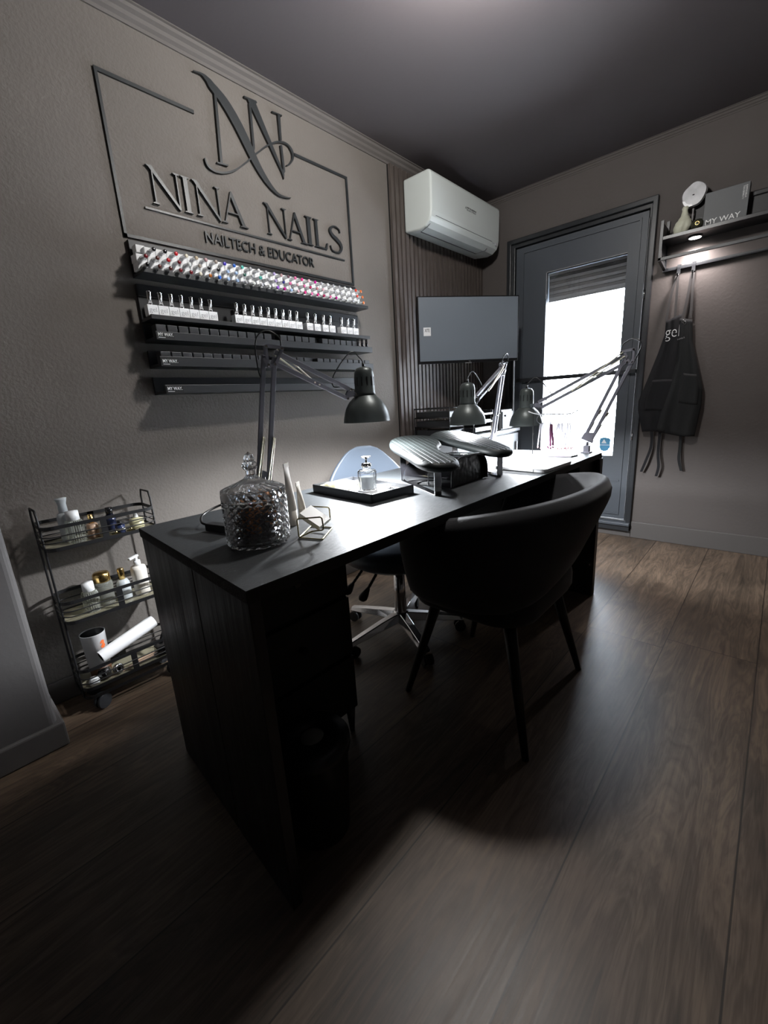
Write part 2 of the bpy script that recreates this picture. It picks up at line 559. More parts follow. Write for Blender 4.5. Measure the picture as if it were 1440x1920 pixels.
def text_on(mb, s, o, u, v, width=None, height=None, depth=0.0003, bold=0.0, spacing=1.0, bend=None):
    """flat raised lettering: o = lower-left corner, u = reading direction, v = up"""
    V, F, BE, (x0, x1, y0, y1) = text_geo(s, bold, spacing)
    o, u, v = Vector(o), Vector(u).normalized(), Vector(v).normalized()
    n = u.cross(v).normalized()
    sx = (width / (x1 - x0)) if width else None
    sy = (height / (y1 - y0)) if height else None
    if sx is None: sx = sy
    if sy is None: sy = sx
    if bend:
        P = [bend((a - x0) * sx, (b - y0) * sy) for a, b in V]
        top = [Vector(p[0]) + Vector(p[1]) * depth for p in P]; bot = [Vector(p[0]) for p in P]
    else:
        bot = [o + u * ((a - x0) * sx) + v * ((b - y0) * sy) for a, b in V]
        top = [p + n * depth for p in bot]
    k = len(bot)
    mb.add(bot + top, [tuple(i + k for i in f) for f in F] + [(a, b, b + k, a + k) for a, b in BE])
    return mb

def arc(c, r, a0, a1, n, u, v):
    c, u, v = Vector(c), Vector(u), Vector(v)
    return [c + u * (r * math.cos(a0 + (a1 - a0) * i / n)) + v * (r * math.sin(a0 + (a1 - a0) * i / n)) for i in range(n + 1)]

def spline(pts, k=6):
    pts = [Vector(p) for p in pts]; out = []
    for i in range(len(pts) - 1):
        p0 = pts[max(i - 1, 0)]; p1 = pts[i]; p2 = pts[i + 1]; p3 = pts[min(i + 2, len(pts) - 1)]
        for j in range(k):
            t = j / k
            out.append(0.5 * ((2 * p1) + (p2 - p0) * t + (2 * p0 - 5 * p1 + 4 * p2 - p3) * t * t + (3 * p1 - p0 - 3 * p2 + p3) * t ** 3))
    out.append(pts[-1])
    return out

def cspline(pts, k=6):
    n = len(pts); pts = [Vector(p) for p in pts]; out = []
    for i in range(n):
        p0, p1, p2, p3 = pts[i - 1], pts[i], pts[(i + 1) % n], pts[(i + 2) % n]
        for j in range(k):
            t = j / k
            out.append(0.5 * ((2 * p1) + (p2 - p0) * t + (2 * p0 - 5 * p1 + 4 * p2 - p3) * t * t + (3 * p1 - p0 - 3 * p2 + p3) * t ** 3))
    return out

# ------------------------------------------------------------------ the room
XL, YF, ZC = -1.93, 3.366, 2.48
XR, YN = 1.35, -1.45
struct('floor', MB().box(-2.3, YN, -0.08, XR, YF + 0.2, 0), 'floor')
struct('ceiling', MB().box(-2.3, YN, ZC, XR, YF + 0.2, ZC + 0.1), 'ceiling_paint')
struct('wall_left', MB().box(XL - 0.2, 0.1, 0, XL, YF, ZC), 'plaster')
struct('wall_left_near', MB().box(-2.3, YN - 0.1, 0, -1.647, 0.122, ZC), 'plaster_pier', bevel=0.022, seg=4)
struct('wall_right', MB().box(XR, YN, 0, XR + 0.15, YF + 0.2, ZC), 'plaster_unseen')
struct('wall_near', MB().box(-2.3, YN - 0.15, 0, XR, YN, ZC), 'plaster_unseen')
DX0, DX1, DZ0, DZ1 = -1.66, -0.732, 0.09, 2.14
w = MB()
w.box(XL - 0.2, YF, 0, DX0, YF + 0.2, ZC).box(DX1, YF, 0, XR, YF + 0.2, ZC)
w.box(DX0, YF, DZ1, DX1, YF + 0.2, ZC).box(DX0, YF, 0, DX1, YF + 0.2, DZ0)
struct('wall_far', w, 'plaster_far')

# skirting boards
struct('baseboard_far', MB().box(-1.93, YF - 0.013, 0, -0.702, YF - 0.0005, 0.049).box(-0.70, YF - 0.014, 0, XR, YF, 0.118), 'skirting_dark', bevel=0.003)
struct('baseboard_left', MB().box(XL, 0.13, 0, XL + 0.013, YF, 0.09), 'skirting_dark', bevel=0.003)
struct('baseboard_left_near', MB().box(-1.90, YN, 0, -1.632, 0.137, 0.088), 'skirting', bevel=0.006)
struct('baseboard_right', MB().box(XR - 0.013, YN, 0, XR, YF, 0.09), 'skirting_dark')

# crown mouldings
prof = [(0, -0.055), (0.006, -0.055), (0.008, -0.044), (0.018, -0.036), (0.021, -0.024), (0.033, -0.016), (0.036, -0.006), (0.044, -0.004), (0.044, 0), (0, 0)]
struct('trim_1', MB().prism([(a, b) for a, b in prof], (XL, 0.1, ZC), (1, 0, 0), (0, 0, 1), (0, YF - 0.1, 0)), 'cornice_paint')
prof2 = [(a * 0.55, b * 0.6) for a, b in prof]
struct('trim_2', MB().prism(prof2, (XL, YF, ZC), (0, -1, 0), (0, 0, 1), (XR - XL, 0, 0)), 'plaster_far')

# slatted panel on the left wall by the corner
sp = thing('slatted_wall_panel', 'dark wooden slat panel on the left wall, running into the far corner', 'wall panel', (XL, 2.29, 0.09))
obj('backing', MB().box(XL, 2.272, 0.092, XL + 0.008, 3.364, 2.424), 'slat_felt', sp)
sl = MB(); y = 2.274
while y < 3.35:
    sl.box(XL + 0.008, y, 0.092, XL + 0.026, y + 0.027, 2.424); y += 0.0425
obj('slats', sl, 'slat_wood', sp)

# ------------------------------------------------------------------ balcony door
dr = bpy.data.objects.new('door_1', None); COL.objects.link(dr); dr.location = (-1.195, YF, 0.09); dr['kind'] = 'structure'
f = MB()
AX0, AX1, AZ1 = -1.685, -0.705, 2.165
f.box(AX0, YF - 0.028, 0.075, AX0 + 0.032, YF, AZ1).box(AX1 - 0.03, YF - 0.028, 0.075, AX1, YF, AZ1)
f.box(AX0, YF - 0.028, AZ1 - 0.03, AX1, YF, AZ1)
f.box(DX0, YF - 0.004, DZ0, DX0 + 0.03, YF + 0.12, DZ1).box(DX1 - 0.02, YF - 0.004, DZ0, DX1, YF + 0.12, DZ1)
f.box(DX0, YF - 0.004, DZ1 - 0.03, DX1, YF + 0.12, DZ1).box(DX0, YF - 0.004, DZ0, DX1, YF + 0.12, DZ0 + 0.03)
obj('door_frame', f, 'door_frame', dr, bevel=0.004)
GX0, GX1, GZ0, GZ1 = -1.386, -0.862, 0.583, 1.893
LX0, LX1, LZ0, LZ1 = -1.622, -0.756, 0.125, 2.102
f = MB()
f.box(LX0, 3.372, LZ0, GX0, 3.425, LZ1).box(GX1, 3.372, LZ0, LX1, 3.425, LZ1)
f.box(GX0, 3.372, LZ0, GX1, 3.425, GZ0).box(GX0, 3.372, GZ1, GX1, 3.425, LZ1)
leaf = obj('door_leaf', f, 'door_grey', dr)
f = MB()
for (a, b, c, d) in ((LX0 + 0.05, LX1 - 0.035, LZ0 + 0.03, LZ1 - 0.03),):
    f.box(a, 3.364, c, a + 0.012, 3.373, d).box(b - 0.012, 3.364, c, b, 3.373, d)
    f.box(a, 3.364, d - 0.012, b, 3.373, d).box(a, 3.364, c, b, 3.373, c + 0.012)
f.box(LX0 + 0.06, 3.366, 0.40, LX1 - 0.05, 3.373, 0.412)
obj('leaf_moulding', f, 'door_grey', leaf)
obj('glass_pane', MB().box(GX0, 3.396, GZ0, GX1, 3.402, GZ1), 'window_glass', leaf)
f = MB()
f.box(GX0, 3.371, GZ1, GX1, 3.376, GZ1 + 0.004).box(GX0 - 0.004, 3.371, 1.72, GX0, 3.376, GZ1)
obj('glazing_bead', f, 'bead', leaf)
obj('horizontal_rail', MB().box(-1.60, 3.345, 1.143, -0.752, 3.371, 1.171), 'door_frame', dr, bevel=0.003)
sh = MB(); z = 1.722
while z < 2.1:
    sh.prism([(-0.004, 0), (0.008, 0.001), (0.012, 0.02), (0.008, 0.041), (-0.004, 0.043)], (DX0, 3.50, z), (0, -1, 0), (0, 0, 1), (DX1 - DX0, 0, 0)); z += 0.042
sh.box(DX0, 3.49, 1.712, DX1, 3.505, 1.722)
obj('roller_shutter', sh, 'shutter', dr)
obj('daylight_gap_strip', MB().box(-0.750, 3.362, 1.18, -0.742, 3.37, 2.06), 'bead', dr)  # pale strip painted in for the daylight showing at the leaf edge
f = MB(); f.box(-1.70, YF - 0.055, 0.088, -0.705, YF, 0.108)
obj('sill', f, 'door_grey', dr, bevel=0.003)
obj('riser', MB().box(-1.70, YF - 0.04, 0.05, -0.708, YF - 0.001, 0.088), 'door_frame', dr)
f = MB()
for z in (0.70, 1.60): f.cyl((-0.742, 3.352, z), (-0.742, 3.352, z + 0.05), 0.006, 8)
obj('hinge', f, 'steel', dr)

st = thing('glass_sticker', 'pale blue shield-shaped sticker low on the balcony door glass', 'sticker', (-0.93, 3.394, 0.66))
pl_ = [(-0.035, 0.035), (-0.03, 0.048), (0, 0.052), (0.03, 0.046), (0.037, 0.038), (0.037, -0.02), (0.022, -0.043), (0.0, -0.05), (-0.022, -0.043), (-0.035, -0.02)]
obj('shield', MB().prism(pl_, (-0.925, 3.3955, 0.66), (1, 0, 0), (0, 0, 1), (0, -0.001, 0)), 'sticker_blue', st)
g = MB(); g.prism([(-0.018, 0.005), (0.018, 0.005), (0.0, 0.036)], (-0.93, 3.3942, 0.664), (1, 0, 0), (0, 0, 1), (0, -0.0005, 0))
g.box(-0.958, 3.3937, 0.655, -0.89, 3.3942, 0.659)
obj('printed_mark', g, 'sticker_white', st)

# ------------------------------------------------------------------ lettering on the left wall
sign = thing('wall_sign', 'black raised monogram and NINA NAILS lettering framed on the left wall', 'sign', (XL, 1.32, 1.72))
U, V, NX = Vector((0, 1, 0)), Vector((0, 0, 1)), Vector((1, 0, 0))
def wp(y, z, d=0.0): return Vector((XL + d, y, z))
fr = MB(); t = 0.010
def hb(mb, y0, z0, y1, z1, d=0.008): mb.box(XL, y0, z0, XL + d, y1, z1)
hb(fr, 0.717, 1.716, 0.717 + t, 2.245); hb(fr, 0.717, 2.233, 1.072, 2.245)
hb(fr, 1.575, 2.246, 1.926, 2.257); hb(fr, 1.915, 1.724, 1.926, 2.257); hb(fr, 0.717, 1.716, 1.926, 1.727)
obj('frame_line', fr, 'letter_black', sign)
un = MB(); hb(un, 0.812, 1.832, 1.864, 1.839); obj('underline', un, 'letter_black', sign)
MONO_RIB=[([(1.090,2.381),(1.096,2.381),(1.106,2.382),(1.116,2.383),(1.124,2.383),(1.130,2.381),(1.135,2.378),(1.139,2.374),(1.143,2.371),(1.146,2.367),(1.149,2.362),(1.152,2.357),(1.158,2.350),(1.167,2.343),(1.177,2.335),(1.188,2.326),(1.199,2.316),(1.210,2.304),(1.222,2.290),(1.234,2.275),(1.245,2.260),(1.255,2.246),(1.265,2.231),(1.275,2.215),(1.285,2.199),(1.295,2.183),(1.306,2.165),(1.317,2.148),(1.329,2.132),(1.341,2.117),(1.353,2.103),(1.366,2.090),(1.379,2.078),(1.393,2.068),(1.407,2.058),(1.422,2.051),(1.436,2.045),(1.449,2.041),(1.462,2.040),(1.474,2.041),(1.486,2.042),(1.497,2.043),(1.508,2.046),(1.518,2.049),(1.524,2.051)],
[(1.092,2.385),(1.099,2.386),(1.109,2.388),(1.119,2.390),(1.129,2.391),(1.138,2.391),(1.145,2.390),(1.152,2.388),(1.159,2.386),(1.165,2.384),(1.170,2.381),(1.176,2.377),(1.183,2.373),(1.193,2.368),(1.205,2.361),(1.218,2.353),(1.231,2.343),(1.244,2.331),(1.257,2.317),(1.270,2.302),(1.281,2.287),(1.292,2.272),(1.302,2.256),(1.312,2.240),(1.321,2.224),(1.331,2.206),(1.340,2.187),(1.350,2.169),(1.359,2.152),(1.369,2.136),(1.379,2.121),(1.390,2.107),(1.401,2.094),(1.412,2.082),(1.423,2.071),(1.435,2.062),(1.446,2.055),(1.457,2.051),(1.468,2.049),(1.478,2.049),(1.489,2.048),(1.499,2.049),(1.509,2.050),(1.518,2.052),(1.524,2.053)]),
([(1.088,2.083),(1.089,2.079),(1.090,2.072),(1.092,2.065),(1.095,2.059),(1.099,2.054),(1.105,2.050),(1.112,2.047),(1.121,2.045),(1.131,2.044),(1.143,2.045),(1.157,2.047),(1.170,2.050),(1.183,2.055),(1.196,2.060),(1.210,2.067),(1.224,2.075),(1.238,2.084),(1.252,2.095),(1.266,2.106),(1.281,2.118),(1.296,2.130),(1.311,2.143),(1.326,2.157),(1.341,2.170),(1.356,2.183),(1.372,2.196),(1.387,2.209),(1.401,2.220),(1.414,2.230),(1.426,2.238),(1.438,2.245),(1.449,2.252),(1.461,2.258),(1.472,2.264),(1.484,2.268),(1.495,2.271),(1.505,2.273),(1.516,2.274),(1.525,2.274),(1.533,2.272),(1.540,2.269),(1.545,2.263),(1.550,2.257),(1.553,2.251),(1.555,2.245),(1.555,2.239),(1.554,2.233),(1.553,2.227),(1.550,2.221),(1.545,2.214),(1.540,2.208),(1.535,2.202),(1.530,2.198),(1.525,2.194),(1.519,2.190),(1.515,2.187)],
[(1.093,2.086),(1.094,2.082),(1.096,2.076),(1.098,2.070),(1.102,2.064),(1.106,2.060),(1.111,2.057),(1.118,2.054),(1.125,2.052),(1.135,2.052),(1.147,2.053),(1.159,2.055),(1.171,2.058),(1.183,2.062),(1.195,2.067),(1.208,2.073),(1.221,2.081),(1.234,2.089),(1.248,2.099),(1.262,2.110),(1.276,2.122),(1.291,2.134),(1.305,2.147),(1.320,2.160),(1.335,2.174),(1.351,2.187),(1.367,2.200),(1.382,2.213),(1.397,2.225),(1.410,2.235),(1.422,2.243),(1.434,2.251),(1.447,2.258),(1.459,2.265),(1.472,2.271),(1.485,2.276),(1.497,2.279),(1.509,2.282),(1.521,2.283),(1.532,2.282),(1.541,2.280),(1.549,2.276),(1.556,2.271),(1.562,2.264),(1.565,2.257),(1.567,2.251),(1.567,2.244),(1.566,2.236),(1.563,2.229),(1.560,2.221),(1.554,2.214),(1.548,2.206),(1.542,2.200),(1.535,2.194),(1.528,2.190),(1.521,2.187),(1.517,2.184)])]
MONO_POLY=[[(1.173,2.349),(1.184,2.352),(1.171,2.089),(1.159,2.085)],
[(1.144,2.087),(1.197,2.092),(1.196,2.086),(1.145,2.082)],
[(1.317,2.387),(1.380,2.392),(1.383,2.386),(1.375,2.383),(1.319,2.381)],
[(1.332,2.386),(1.375,2.385),(1.497,2.142),(1.492,2.122),(1.482,2.148)],
[(1.339,2.369),(1.350,2.373),(1.345,2.202),(1.333,2.170)],
[(1.461,2.385),(1.518,2.390),(1.517,2.385),(1.462,2.380)],
[(1.491,2.385),(1.506,2.388),(1.501,2.283),(1.490,2.280)],
[(1.489,2.260),(1.500,2.264),(1.503,2.156),(1.491,2.140)]]

mo = MB()
for A, B in MONO_RIB: mo.strip([wp(*p) for p in A], [wp(*p) for p in B], (0.012, 0, 0))
for P in MONO_POLY: mo.prism(P, (XL, 0, 0), (0, 1, 0), (0, 0, 1), (0.012, 0, 0))
obj('monogram', mo, 'letter_black', sign)

def serif(x, y, w, up):
    s = 1 if up else -1
    return [(x - w, y), (x + w, y), (x + w, y - s * 0.018), (x + w * 0.45, y - s * 0.045), (x - w * 0.45, y - s * 0.045), (x - w, y - s * 0.018)]
def glyph(ch):
    tn, tk = 0.032, 0.105
    if ch == 'N':
        return [[(0.13, 0), (0.13 + tn, 0), (0.13 + tn, 0.93), (0.13, 0.93)], serif(0.146, 0, 0.095, False),
                [(0.0, 1.0), (0.0, 0.985), (0.06, 0.955), (0.83, 0.0), (0.87, 0.0), (0.87, 0.06), (0.16, 1.0)],
                [(0.84, 0.0), (0.84 + tn, 0.0), (0.84 + tn, 1), (0.84, 1)], serif(0.856, 1, 0.10, True)]
    if ch == 'I':
        return [[(0.06, 0), (0.17, 0), (0.17, 1), (0.06, 1)], serif(0.115, 0, 0.115, False), serif(0.115, 1, 0.115, True)]
    if ch == 'A':
        return [[(0.10, 0.0), (0.135, 0.0), (0.44, 0.93), (0.42, 1.0)], serif(0.12, 0, 0.095, False),
                [(0.42, 1.0), (0.46, 1.0), (0.86, 0.0), (0.74, 0.0), (0.40, 0.86)], serif(0.80, 0, 0.15, False),
                [(0.20, 0.33), (0.64, 0.33), (0.63, 0.365), (0.21, 0.365)]]
    if ch == 'L':
        return [[(0.08, 0), (0.185, 0), (0.185, 1), (0.08, 1)], serif(0.13, 1, 0.12, True), serif(0.13, 0, 0.12, False),
                [(0.1, 0), (0.56, 0), (0.61, 0.24), (0.57, 0.24), (0.50, 0.045), (0.1, 0.045)]]
    if ch == 'S':
        c = [(0.50, 0.80, .03), (0.46, 0.92, .035), (0.30, 0.985, .05), (0.13, 0.92, .07), (0.07, 0.77, .09), (0.16, 0.63, .115), (0.33, 0.52, .13),
             (0.48, 0.38, .115), (0.52, 0.22, .09), (0.43, 0.07, .07), (0.26, 0.015, .05), (0.09, 0.07, .035), (0.04, 0.22, .03)]
        pts = spline([Vector(p) for p in c], 4)
        L, R = [], []
        for i, p in enumerate(pts):
            a = pts[max(i - 1, 0)]; b = pts[min(i + 1, len(pts) - 1)]
            d = Vector((b.x - a.x, b.y - a.y)).normalized(); n = Vector((-d.y, d.x))
            L.append((p.x + n.x * p.z / 2, p.y + n.y * p.z / 2)); R.append((p.x - n.x * p.z / 2, p.y - n.y * p.z / 2))
        return ('strip', L, R)
GW = {'N': 0.96, 'I': 0.23, 'A': 0.95, 'L': 0.62, 'S': 0.56}
H = 0.130
for ch, y0, y1, zb in (('N', 0.838, 0.966, 1.857), ('I', 0.970, 1.005, 1.857), ('N', 1.016, 1.140, 1.858), ('A', 1.132, 1.262, 1.859),
                       ('N', 1.358, 1.485, 1.862), ('A', 1.478, 1.604, 1.862), ('I', 1.600, 1.643, 1.864), ('L', 1.652, 1.745, 1.864), ('S', 1.757, 1.850, 1.862)):
    k = (y1 - y0) / GW[ch]
    g = glyph(ch); mb = MB()
    if g[0] == 'strip':
        mb.strip([wp(y0 + a * k, zb + b * H) for a, b in g[1]], [wp(y0 + a * k, zb + b * H) for a, b in g[2]], (0.012, 0, 0))
    else:
        for P in g: mb.prism([(y0 + a * k, zb + b * H) for a, b in P], (XL, 0, 0), (0, 1, 0), (0, 0, 1), (0.012, 0, 0))
    obj('letter_' + ch.lower(), mb, 'letter_black', sign)
tx = MB(); text_on(tx, 'NAILTECH & EDUCATOR', (XL + 0.001, 1.045, 1.762), U, V, width=0.592, height=0.043, depth=0.008, bold=0.004)
obj('tagline_lettering', tx, 'letter_black', sign)

# ------------------------------------------------------------------ picture ledges with polish
LY0, LY1, LXF = 0.722, 1.925, -1.82
ledges = []
LZ = [(1.573, 1.705, 'topmost'), (1.412, 1.552, 'second'), (1.336, 1.406, 'third'), (1.238, 1.306, 'fourth'), (1.134, 1.204, 'lowest')]
what = ['holding the lying coloured polish bottles', 'holding the standing white gel bottles', 'with black boxes under the gel bottles',
        'with black boxes, just above the empty ledge', 'empty with a white sticker']
for i, (z0, z1, nm) in enumerate(LZ):
    xf = -1.832 if i < 2 else LXF
    t = thing('picture_ledge', 'long black wall ledge, %s of five, %s' % (nm, what[i]), 'shelf', (XL, LY0, z0), 'black ledges under the wall sign')
    obj('back_panel', MB().box(XL, LY0, z0, XL + 0.012, LY1, z1), 'ledge_black', t, bevel=0.0012)
    if i < 2:
        obj('upper_strip', MB().box(XL + 0.012, LY0, z1 - 0.045, XL + 0.017, LY1, z1), 'ledge_black', t, bevel=0.0012)
    obj('shelf_board', MB().box(XL + 0.012, LY0, z0, xf, LY1, z0 + 0.012), 'ledge_black', t, bevel=0.0012)
    h = (0.016, 0.016, 0.030, 0.037, 0.033)[i]
    obj('front_lip', MB().box(xf - 0.001, LY0, z0, xf + 0.010, LY1, z0 + h), 'ledge_black', t, bevel=0.0012)
    if i >= 2:
        s = obj('sticker', MB().box(xf + 0.010, LY0 + 0.002, z0 + 0.001, xf + 0.0106, LY0 + 0.070, z0 + h - 0.004), 'ink_black', t)
        m = MB(); xx = xf + 0.0106
        text_on(m, 'MY WAY.', (xx, LY0 + 0.008, z0 + 0.013), U, V, width=0.058, height=0.0125, bold=0.01)
        m.box(xx, LY0 + 0.008, z0 + 0.007, xx + 0.0004, LY0 + 0.034, z0 + 0.0085)
        obj('sticker_lettering', m, 'ink_white', s)
    ledges.append(t)

# standing gel bottles (second ledge)
def gel_bottle(rear=False):
    t = thing('gel_bottle', '', 'polish bottle')
    obj('bottle_body', MB().box(-0.017, 0.0006, 0, 0.017, 0.0396, 0.040), 'bottle_white', t, bevel=0.0018)
    c = MB(); c.lathe([(0.0082, 0.040), (0.0082, 0.084), (0.0095, 0.086), (0.0095, 0.090), (0, 0.0905)], (0, 0.020, 0), 16)
    c.lathe([(0.0100, 0.040), (0.0100, 0.043), (0, 0.0431)], (0, 0.020, 0), 16)
    obj('silver_cap', c, 'chrome', t)
    m = MB(); text_on(m, 'gel', (0.0172, 0.0065, 0.0095), U, V, width=0.027, height=0.021, bold=-0.012)
    obj('gel_lettering', m, 'ink_grey', t)
    return t
gb = gel_bottle(); used = False
ords = ['first', 'second', 'third', 'fourth', 'fifth', 'sixth', 'seventh', 'eighth', 'ninth', 'tenth', 'eleventh', 'twelfth', 'thirteenth', 'fourteenth', 'fifteenth',
        'sixteenth', 'seventeenth', 'eighteenth', 'nineteenth', 'twentieth', 'twenty-first', 'twenty-second', 'twenty-third', 'twenty-fourth', 'twenty-fifth',
        'twenty-sixth', 'twenty-seventh', 'twenty-eighth', 'twenty-ninth']
ZB = 1.424 + 0.0002
groups = [(0.7175, 7, 0.0405, 'leftmost run of seven'), (1.081, 9, 0.0412, 'long run of nine'), (1.478, 2, 0.050, 'left pair'), (1.583, 2, 0.048, 'right pair'), (1.712, 3, 0.047, 'rightmost three')]
for y0, n, p, nm in groups:
    for k in range(n):
        lb = 'standing gel bottle, %s from left in the %s, second ledge' % (ords[k], nm)
        if not used: o = gb; used = True
        else: o = dup(gb)
        o.location = (-1.850, y0 + k * p, ZB); o['label'] = lb; o['group'] = 'standing gel bottles on the second ledge'
for y0, lb in ((1.107, 'behind the left end of the long run'), (1.150, 'second of the row behind the long run'), (1.362, 'behind the right end of the long run')):
    o = dup(gb); o.location = (-1.8925, y0, ZB); o['label'] = 'gel bottle with silver cap in the rear, ' + lb
    o['group'] = 'standing gel bottles on the second ledge'
    o.scale = (1, 1, 0.97)

# bottles lying in the top ledge, caps pointing out
CC = {'black': (0.008, 0.008, 0.01), 'red': (0.55, 0.015, 0.02), 'dark red': (0.16, 0.01, 0.015), 'brown': (0.09, 0.025, 0.02), 'cream': (0.62, 0.57, 0.45), 'beige': (0.50, 0.40, 0.28),
      'taupe': (0.33, 0.28, 0.24), 'dusty pink': (0.45, 0.27, 0.28), 'indigo': (0.06, 0.04, 0.45), 'blue': (0.02, 0.12, 0.55), 'teal': (0.08, 0.42, 0.36), 'grey': (0.38, 0.38, 0.40),
      'white': (0.75, 0.75, 0.76), 'lilac': (0.42, 0.34, 0.60), 'light blue': (0.35, 0.48, 0.72), 'dark green': (0.03, 0.10, 0.08), 'navy': (0.02, 0.02, 0.16), 'pink': (0.70, 0.16, 0.35),
      'hot pink': (0.75, 0.04, 0.24), 'magenta': (0.50, 0.01, 0.25), 'mauve': (0.14, 0.07, 0.09), 'pale pink': (0.70, 0.45, 0.50), 'crimson': (0.42, 0.02, 0.10), 'violet': (0.30, 0.10, 0.55),
      'orange': (0.75, 0.17, 0.04), 'orange-red': (0.72, 0.06, 0.03), 'amber': (0.45, 0.13, 0.02), 'clear': (0.70, 0.72, 0.70), 'rose': (0.50, 0.18, 0.20)}
for k, c in CC.items(): mat('cap_' + k.replace(' ', '_').replace('-', '_'), c, 0.25, coat=0.3)
def col(s): return [x.strip() for x in s.split(',')]
TOP = col('black,black,red,cream,beige,dusty pink,taupe,indigo,blue,teal,grey,white,grey,lilac,dusty pink,mauve,pink,hot pink,pale pink,magenta,grey,white,grey,grey,clear,white,orange-red,orange')
MID = col('dark red,brown,red,dark red,clear,taupe,black,black,light blue,light blue,dark green,grey,teal,grey,lilac,navy,pink,pale pink,pink,crimson,rose,pale pink,white,grey,grey,clear,grey,orange-red,orange')
BOT = col('black,brown,brown,dark red,dark red,cream,amber,blue,light blue,light blue,grey,clear,grey,clear,violet,magenta,light blue,pale pink,hot pink,pink,hot pink,crimson,pink,magenta,grey,clear,grey,clear,orange')
rackg = 'white polish bottles lying in the top ledge'
def lying(colour):
    t = thing('polish_bottle', '', 'polish bottle')
    # local: +x is the cap direction, origin at the back of the body
    obj('bottle_body', MB().box(0, -0.0196, -0.0142, 0.050, 0.0196, 0.0142), 'bottle_white', t, bevel=0.002)
    c = MB(); c.lathe([(0.0078, 0.050), (0.0066, 0.086), (0.0066, 0.0905)], (0, 0, 0), 14, (1, 0, 0))
    obj('bottle_cap', c, 'silver_cap', t)
    d = MB(); d.lathe([(0.0072, 0.0885), (0.0074, 0.0925), (0.0062, 0.0935), (0, 0.0936)], (0, 0, 0), 8, (1, 0, 0))
    obj('cap_end', d, 'cap_' + colour.replace(' ', '_').replace('-', '_'), t)
    return t
mat('silver_cap', (0.80, 0.81, 0.83), 0.22, metal=0.35)
protos = {}
for row, nm, y0, z0, P in ((TOP, 'top', 0.771, 1.6645, 0), (MID, 'middle', 0.735, 1.6350, 1), (BOT, 'bottom', 0.7355, 1.6058, 2)):
    n = len(row)
    for k, c in enumerate(row):
        if c not in protos: o = protos[c] = lying(c)
        else: o = dup(protos[c])
        dx = (-0.004, 0.0, 0.004)[P]
        o.location = (-1.8975 + dx + random.uniform(-0.0015, 0.0015), y0 + 0.0404 * k, z0 - 0.006)
        o.rotation_euler = (0, 0.05, random.uniform(-0.02, 0.02))
        o['label'] = 'lying polish bottle with %s cap end, %s from left, %s row' % (c, ords[k], nm)
        o['group'] = rackg
t = thing('polish_box', 'small white box turned upright at the left end of the top ledge', 'box', (-1.90, 0.742, 1.65))
obj('carton', MB().box(-1.905, 0.728, 1.652, -1.868, 0.760, 1.678), 'white_plastic', t, bevel=0.001)

# black boxes on the third and fourth ledges
bb = thing('black_box', '', 'box')
obj('carton', MB().box(-0.022, 0, 0, 0.022, 0.0375, 0.0445), 'box_black', bb, bevel=0.0015)
obj('lid_seam', MB().box(-0.0222, -0.0002, 0.030, 0.0222, 0.0397, 0.0308), 'ledge_black', bb)
used = False
for (zb, nm, skip, h) in ((1.348, 'third', (12, 18, 25, 26), 1.0), (1.250, 'fourth', (11, 17), 0.98)):
    idx = 0
    for k in range(27):
        if k in skip: continue
        if not used: o = bb; used = True
        else: o = dup(bb)
        idx += 1
        o.location = (-1.8445 + random.uniform(-0.002, 0.002), 0.731 + 0.0437 * k, zb + 0.0002)
        o.scale = (1, 1, h)
        o['label'] = 'small black box on the %s ledge, %s from the left' % (nm, ords[idx - 1])
        o['group'] = 'small black boxes on the ledges'
bt = thing('dropper_bottle', '', 'bottle')
m = MB(); m.box(-0.009, -0.008, 0, 0.009, 0.008, 0.02); obj('bottle_body', m, 'black_gloss', bt, bevel=0.002)
m = MB(); m.lathe([(0.006, 0.02), (0.0075, 0.024), (0.007, 0.058), (0, 0.059)], (0, 0, 0), 12); obj('bottle_cap', m, 'black_gloss', bt)
obj('white_label', MB().box(0.0091, -0.006, 0.010, 0.0094, 0.006, 0.016), 'ink_white', bt)
for k, (yy, nm) in enumerate(((1.822, 'left'), (1.856, 'middle'), (1.890, 'right'))):
    o = bt if k == 0 else dup(bt)
    o.location = (-1.822, yy, 1.3482); o['label'] = 'tiny black bottle with a white label, %s of three at the third ledge right end' % nm
    o['group'] = 'tiny black bottles at the ledge end'

# ------------------------------------------------------------------ air conditioner
ac = thing('air_conditioner', 'white split air conditioner high on the left wall above the screen', 'air conditioner', (XL + 0.03, 2.8, 2.08))
def acprof():
    p = [(-1.903, 2.078), (-1.79, 2.064), (-1.745, 2.072), (-1.712, 2.096)]
    p += [(-1.70 + 0.0, 2.118)]
    p += [(-1.694, 2.15), (-1.692, 2.32)]
    for i in range(1, 6): a = PI / 2 * i / 6; p.append((-1.722 + 0.030 * math.cos(a), 2.335 + 0.030 * math.sin(a)))
    p += [(-1.722, 2.366), (-1.903, 2.367)]
    return p
body = MB().prism([(a, b) for a, b in acprof()], (0, 2.388, 0), (1, 0, 0), (0, 0, 1), (0, 0.847, 0))
obj('casing', body, 'ac_white', ac, bevel=0.012, seg=3)
obj('mounting_plate', MB().box(-1.905, 2.45, 2.12, -1.902, 3.17, 2.33), 'ac_grey', ac)
e = 0.0012
g = MB()
g.bar((-1.6985, 2.44, 2.128), (-1.6985, 3.13, 2.128), 0.004, 0.0025)
g.bar((-1.800, 2.42, 2.0640), (-1.800, 3.075, 2.0640), 0.005, 0.003)
g.bar((-1.6985, 2.44, 2.128), (-1.735, 2.405, 2.073), 0.003, 0.003, (1, 0, 0)); g.bar((-1.735, 2.405, 2.073), (-1.800, 2.42, 2.064), 0.003, 0.003)
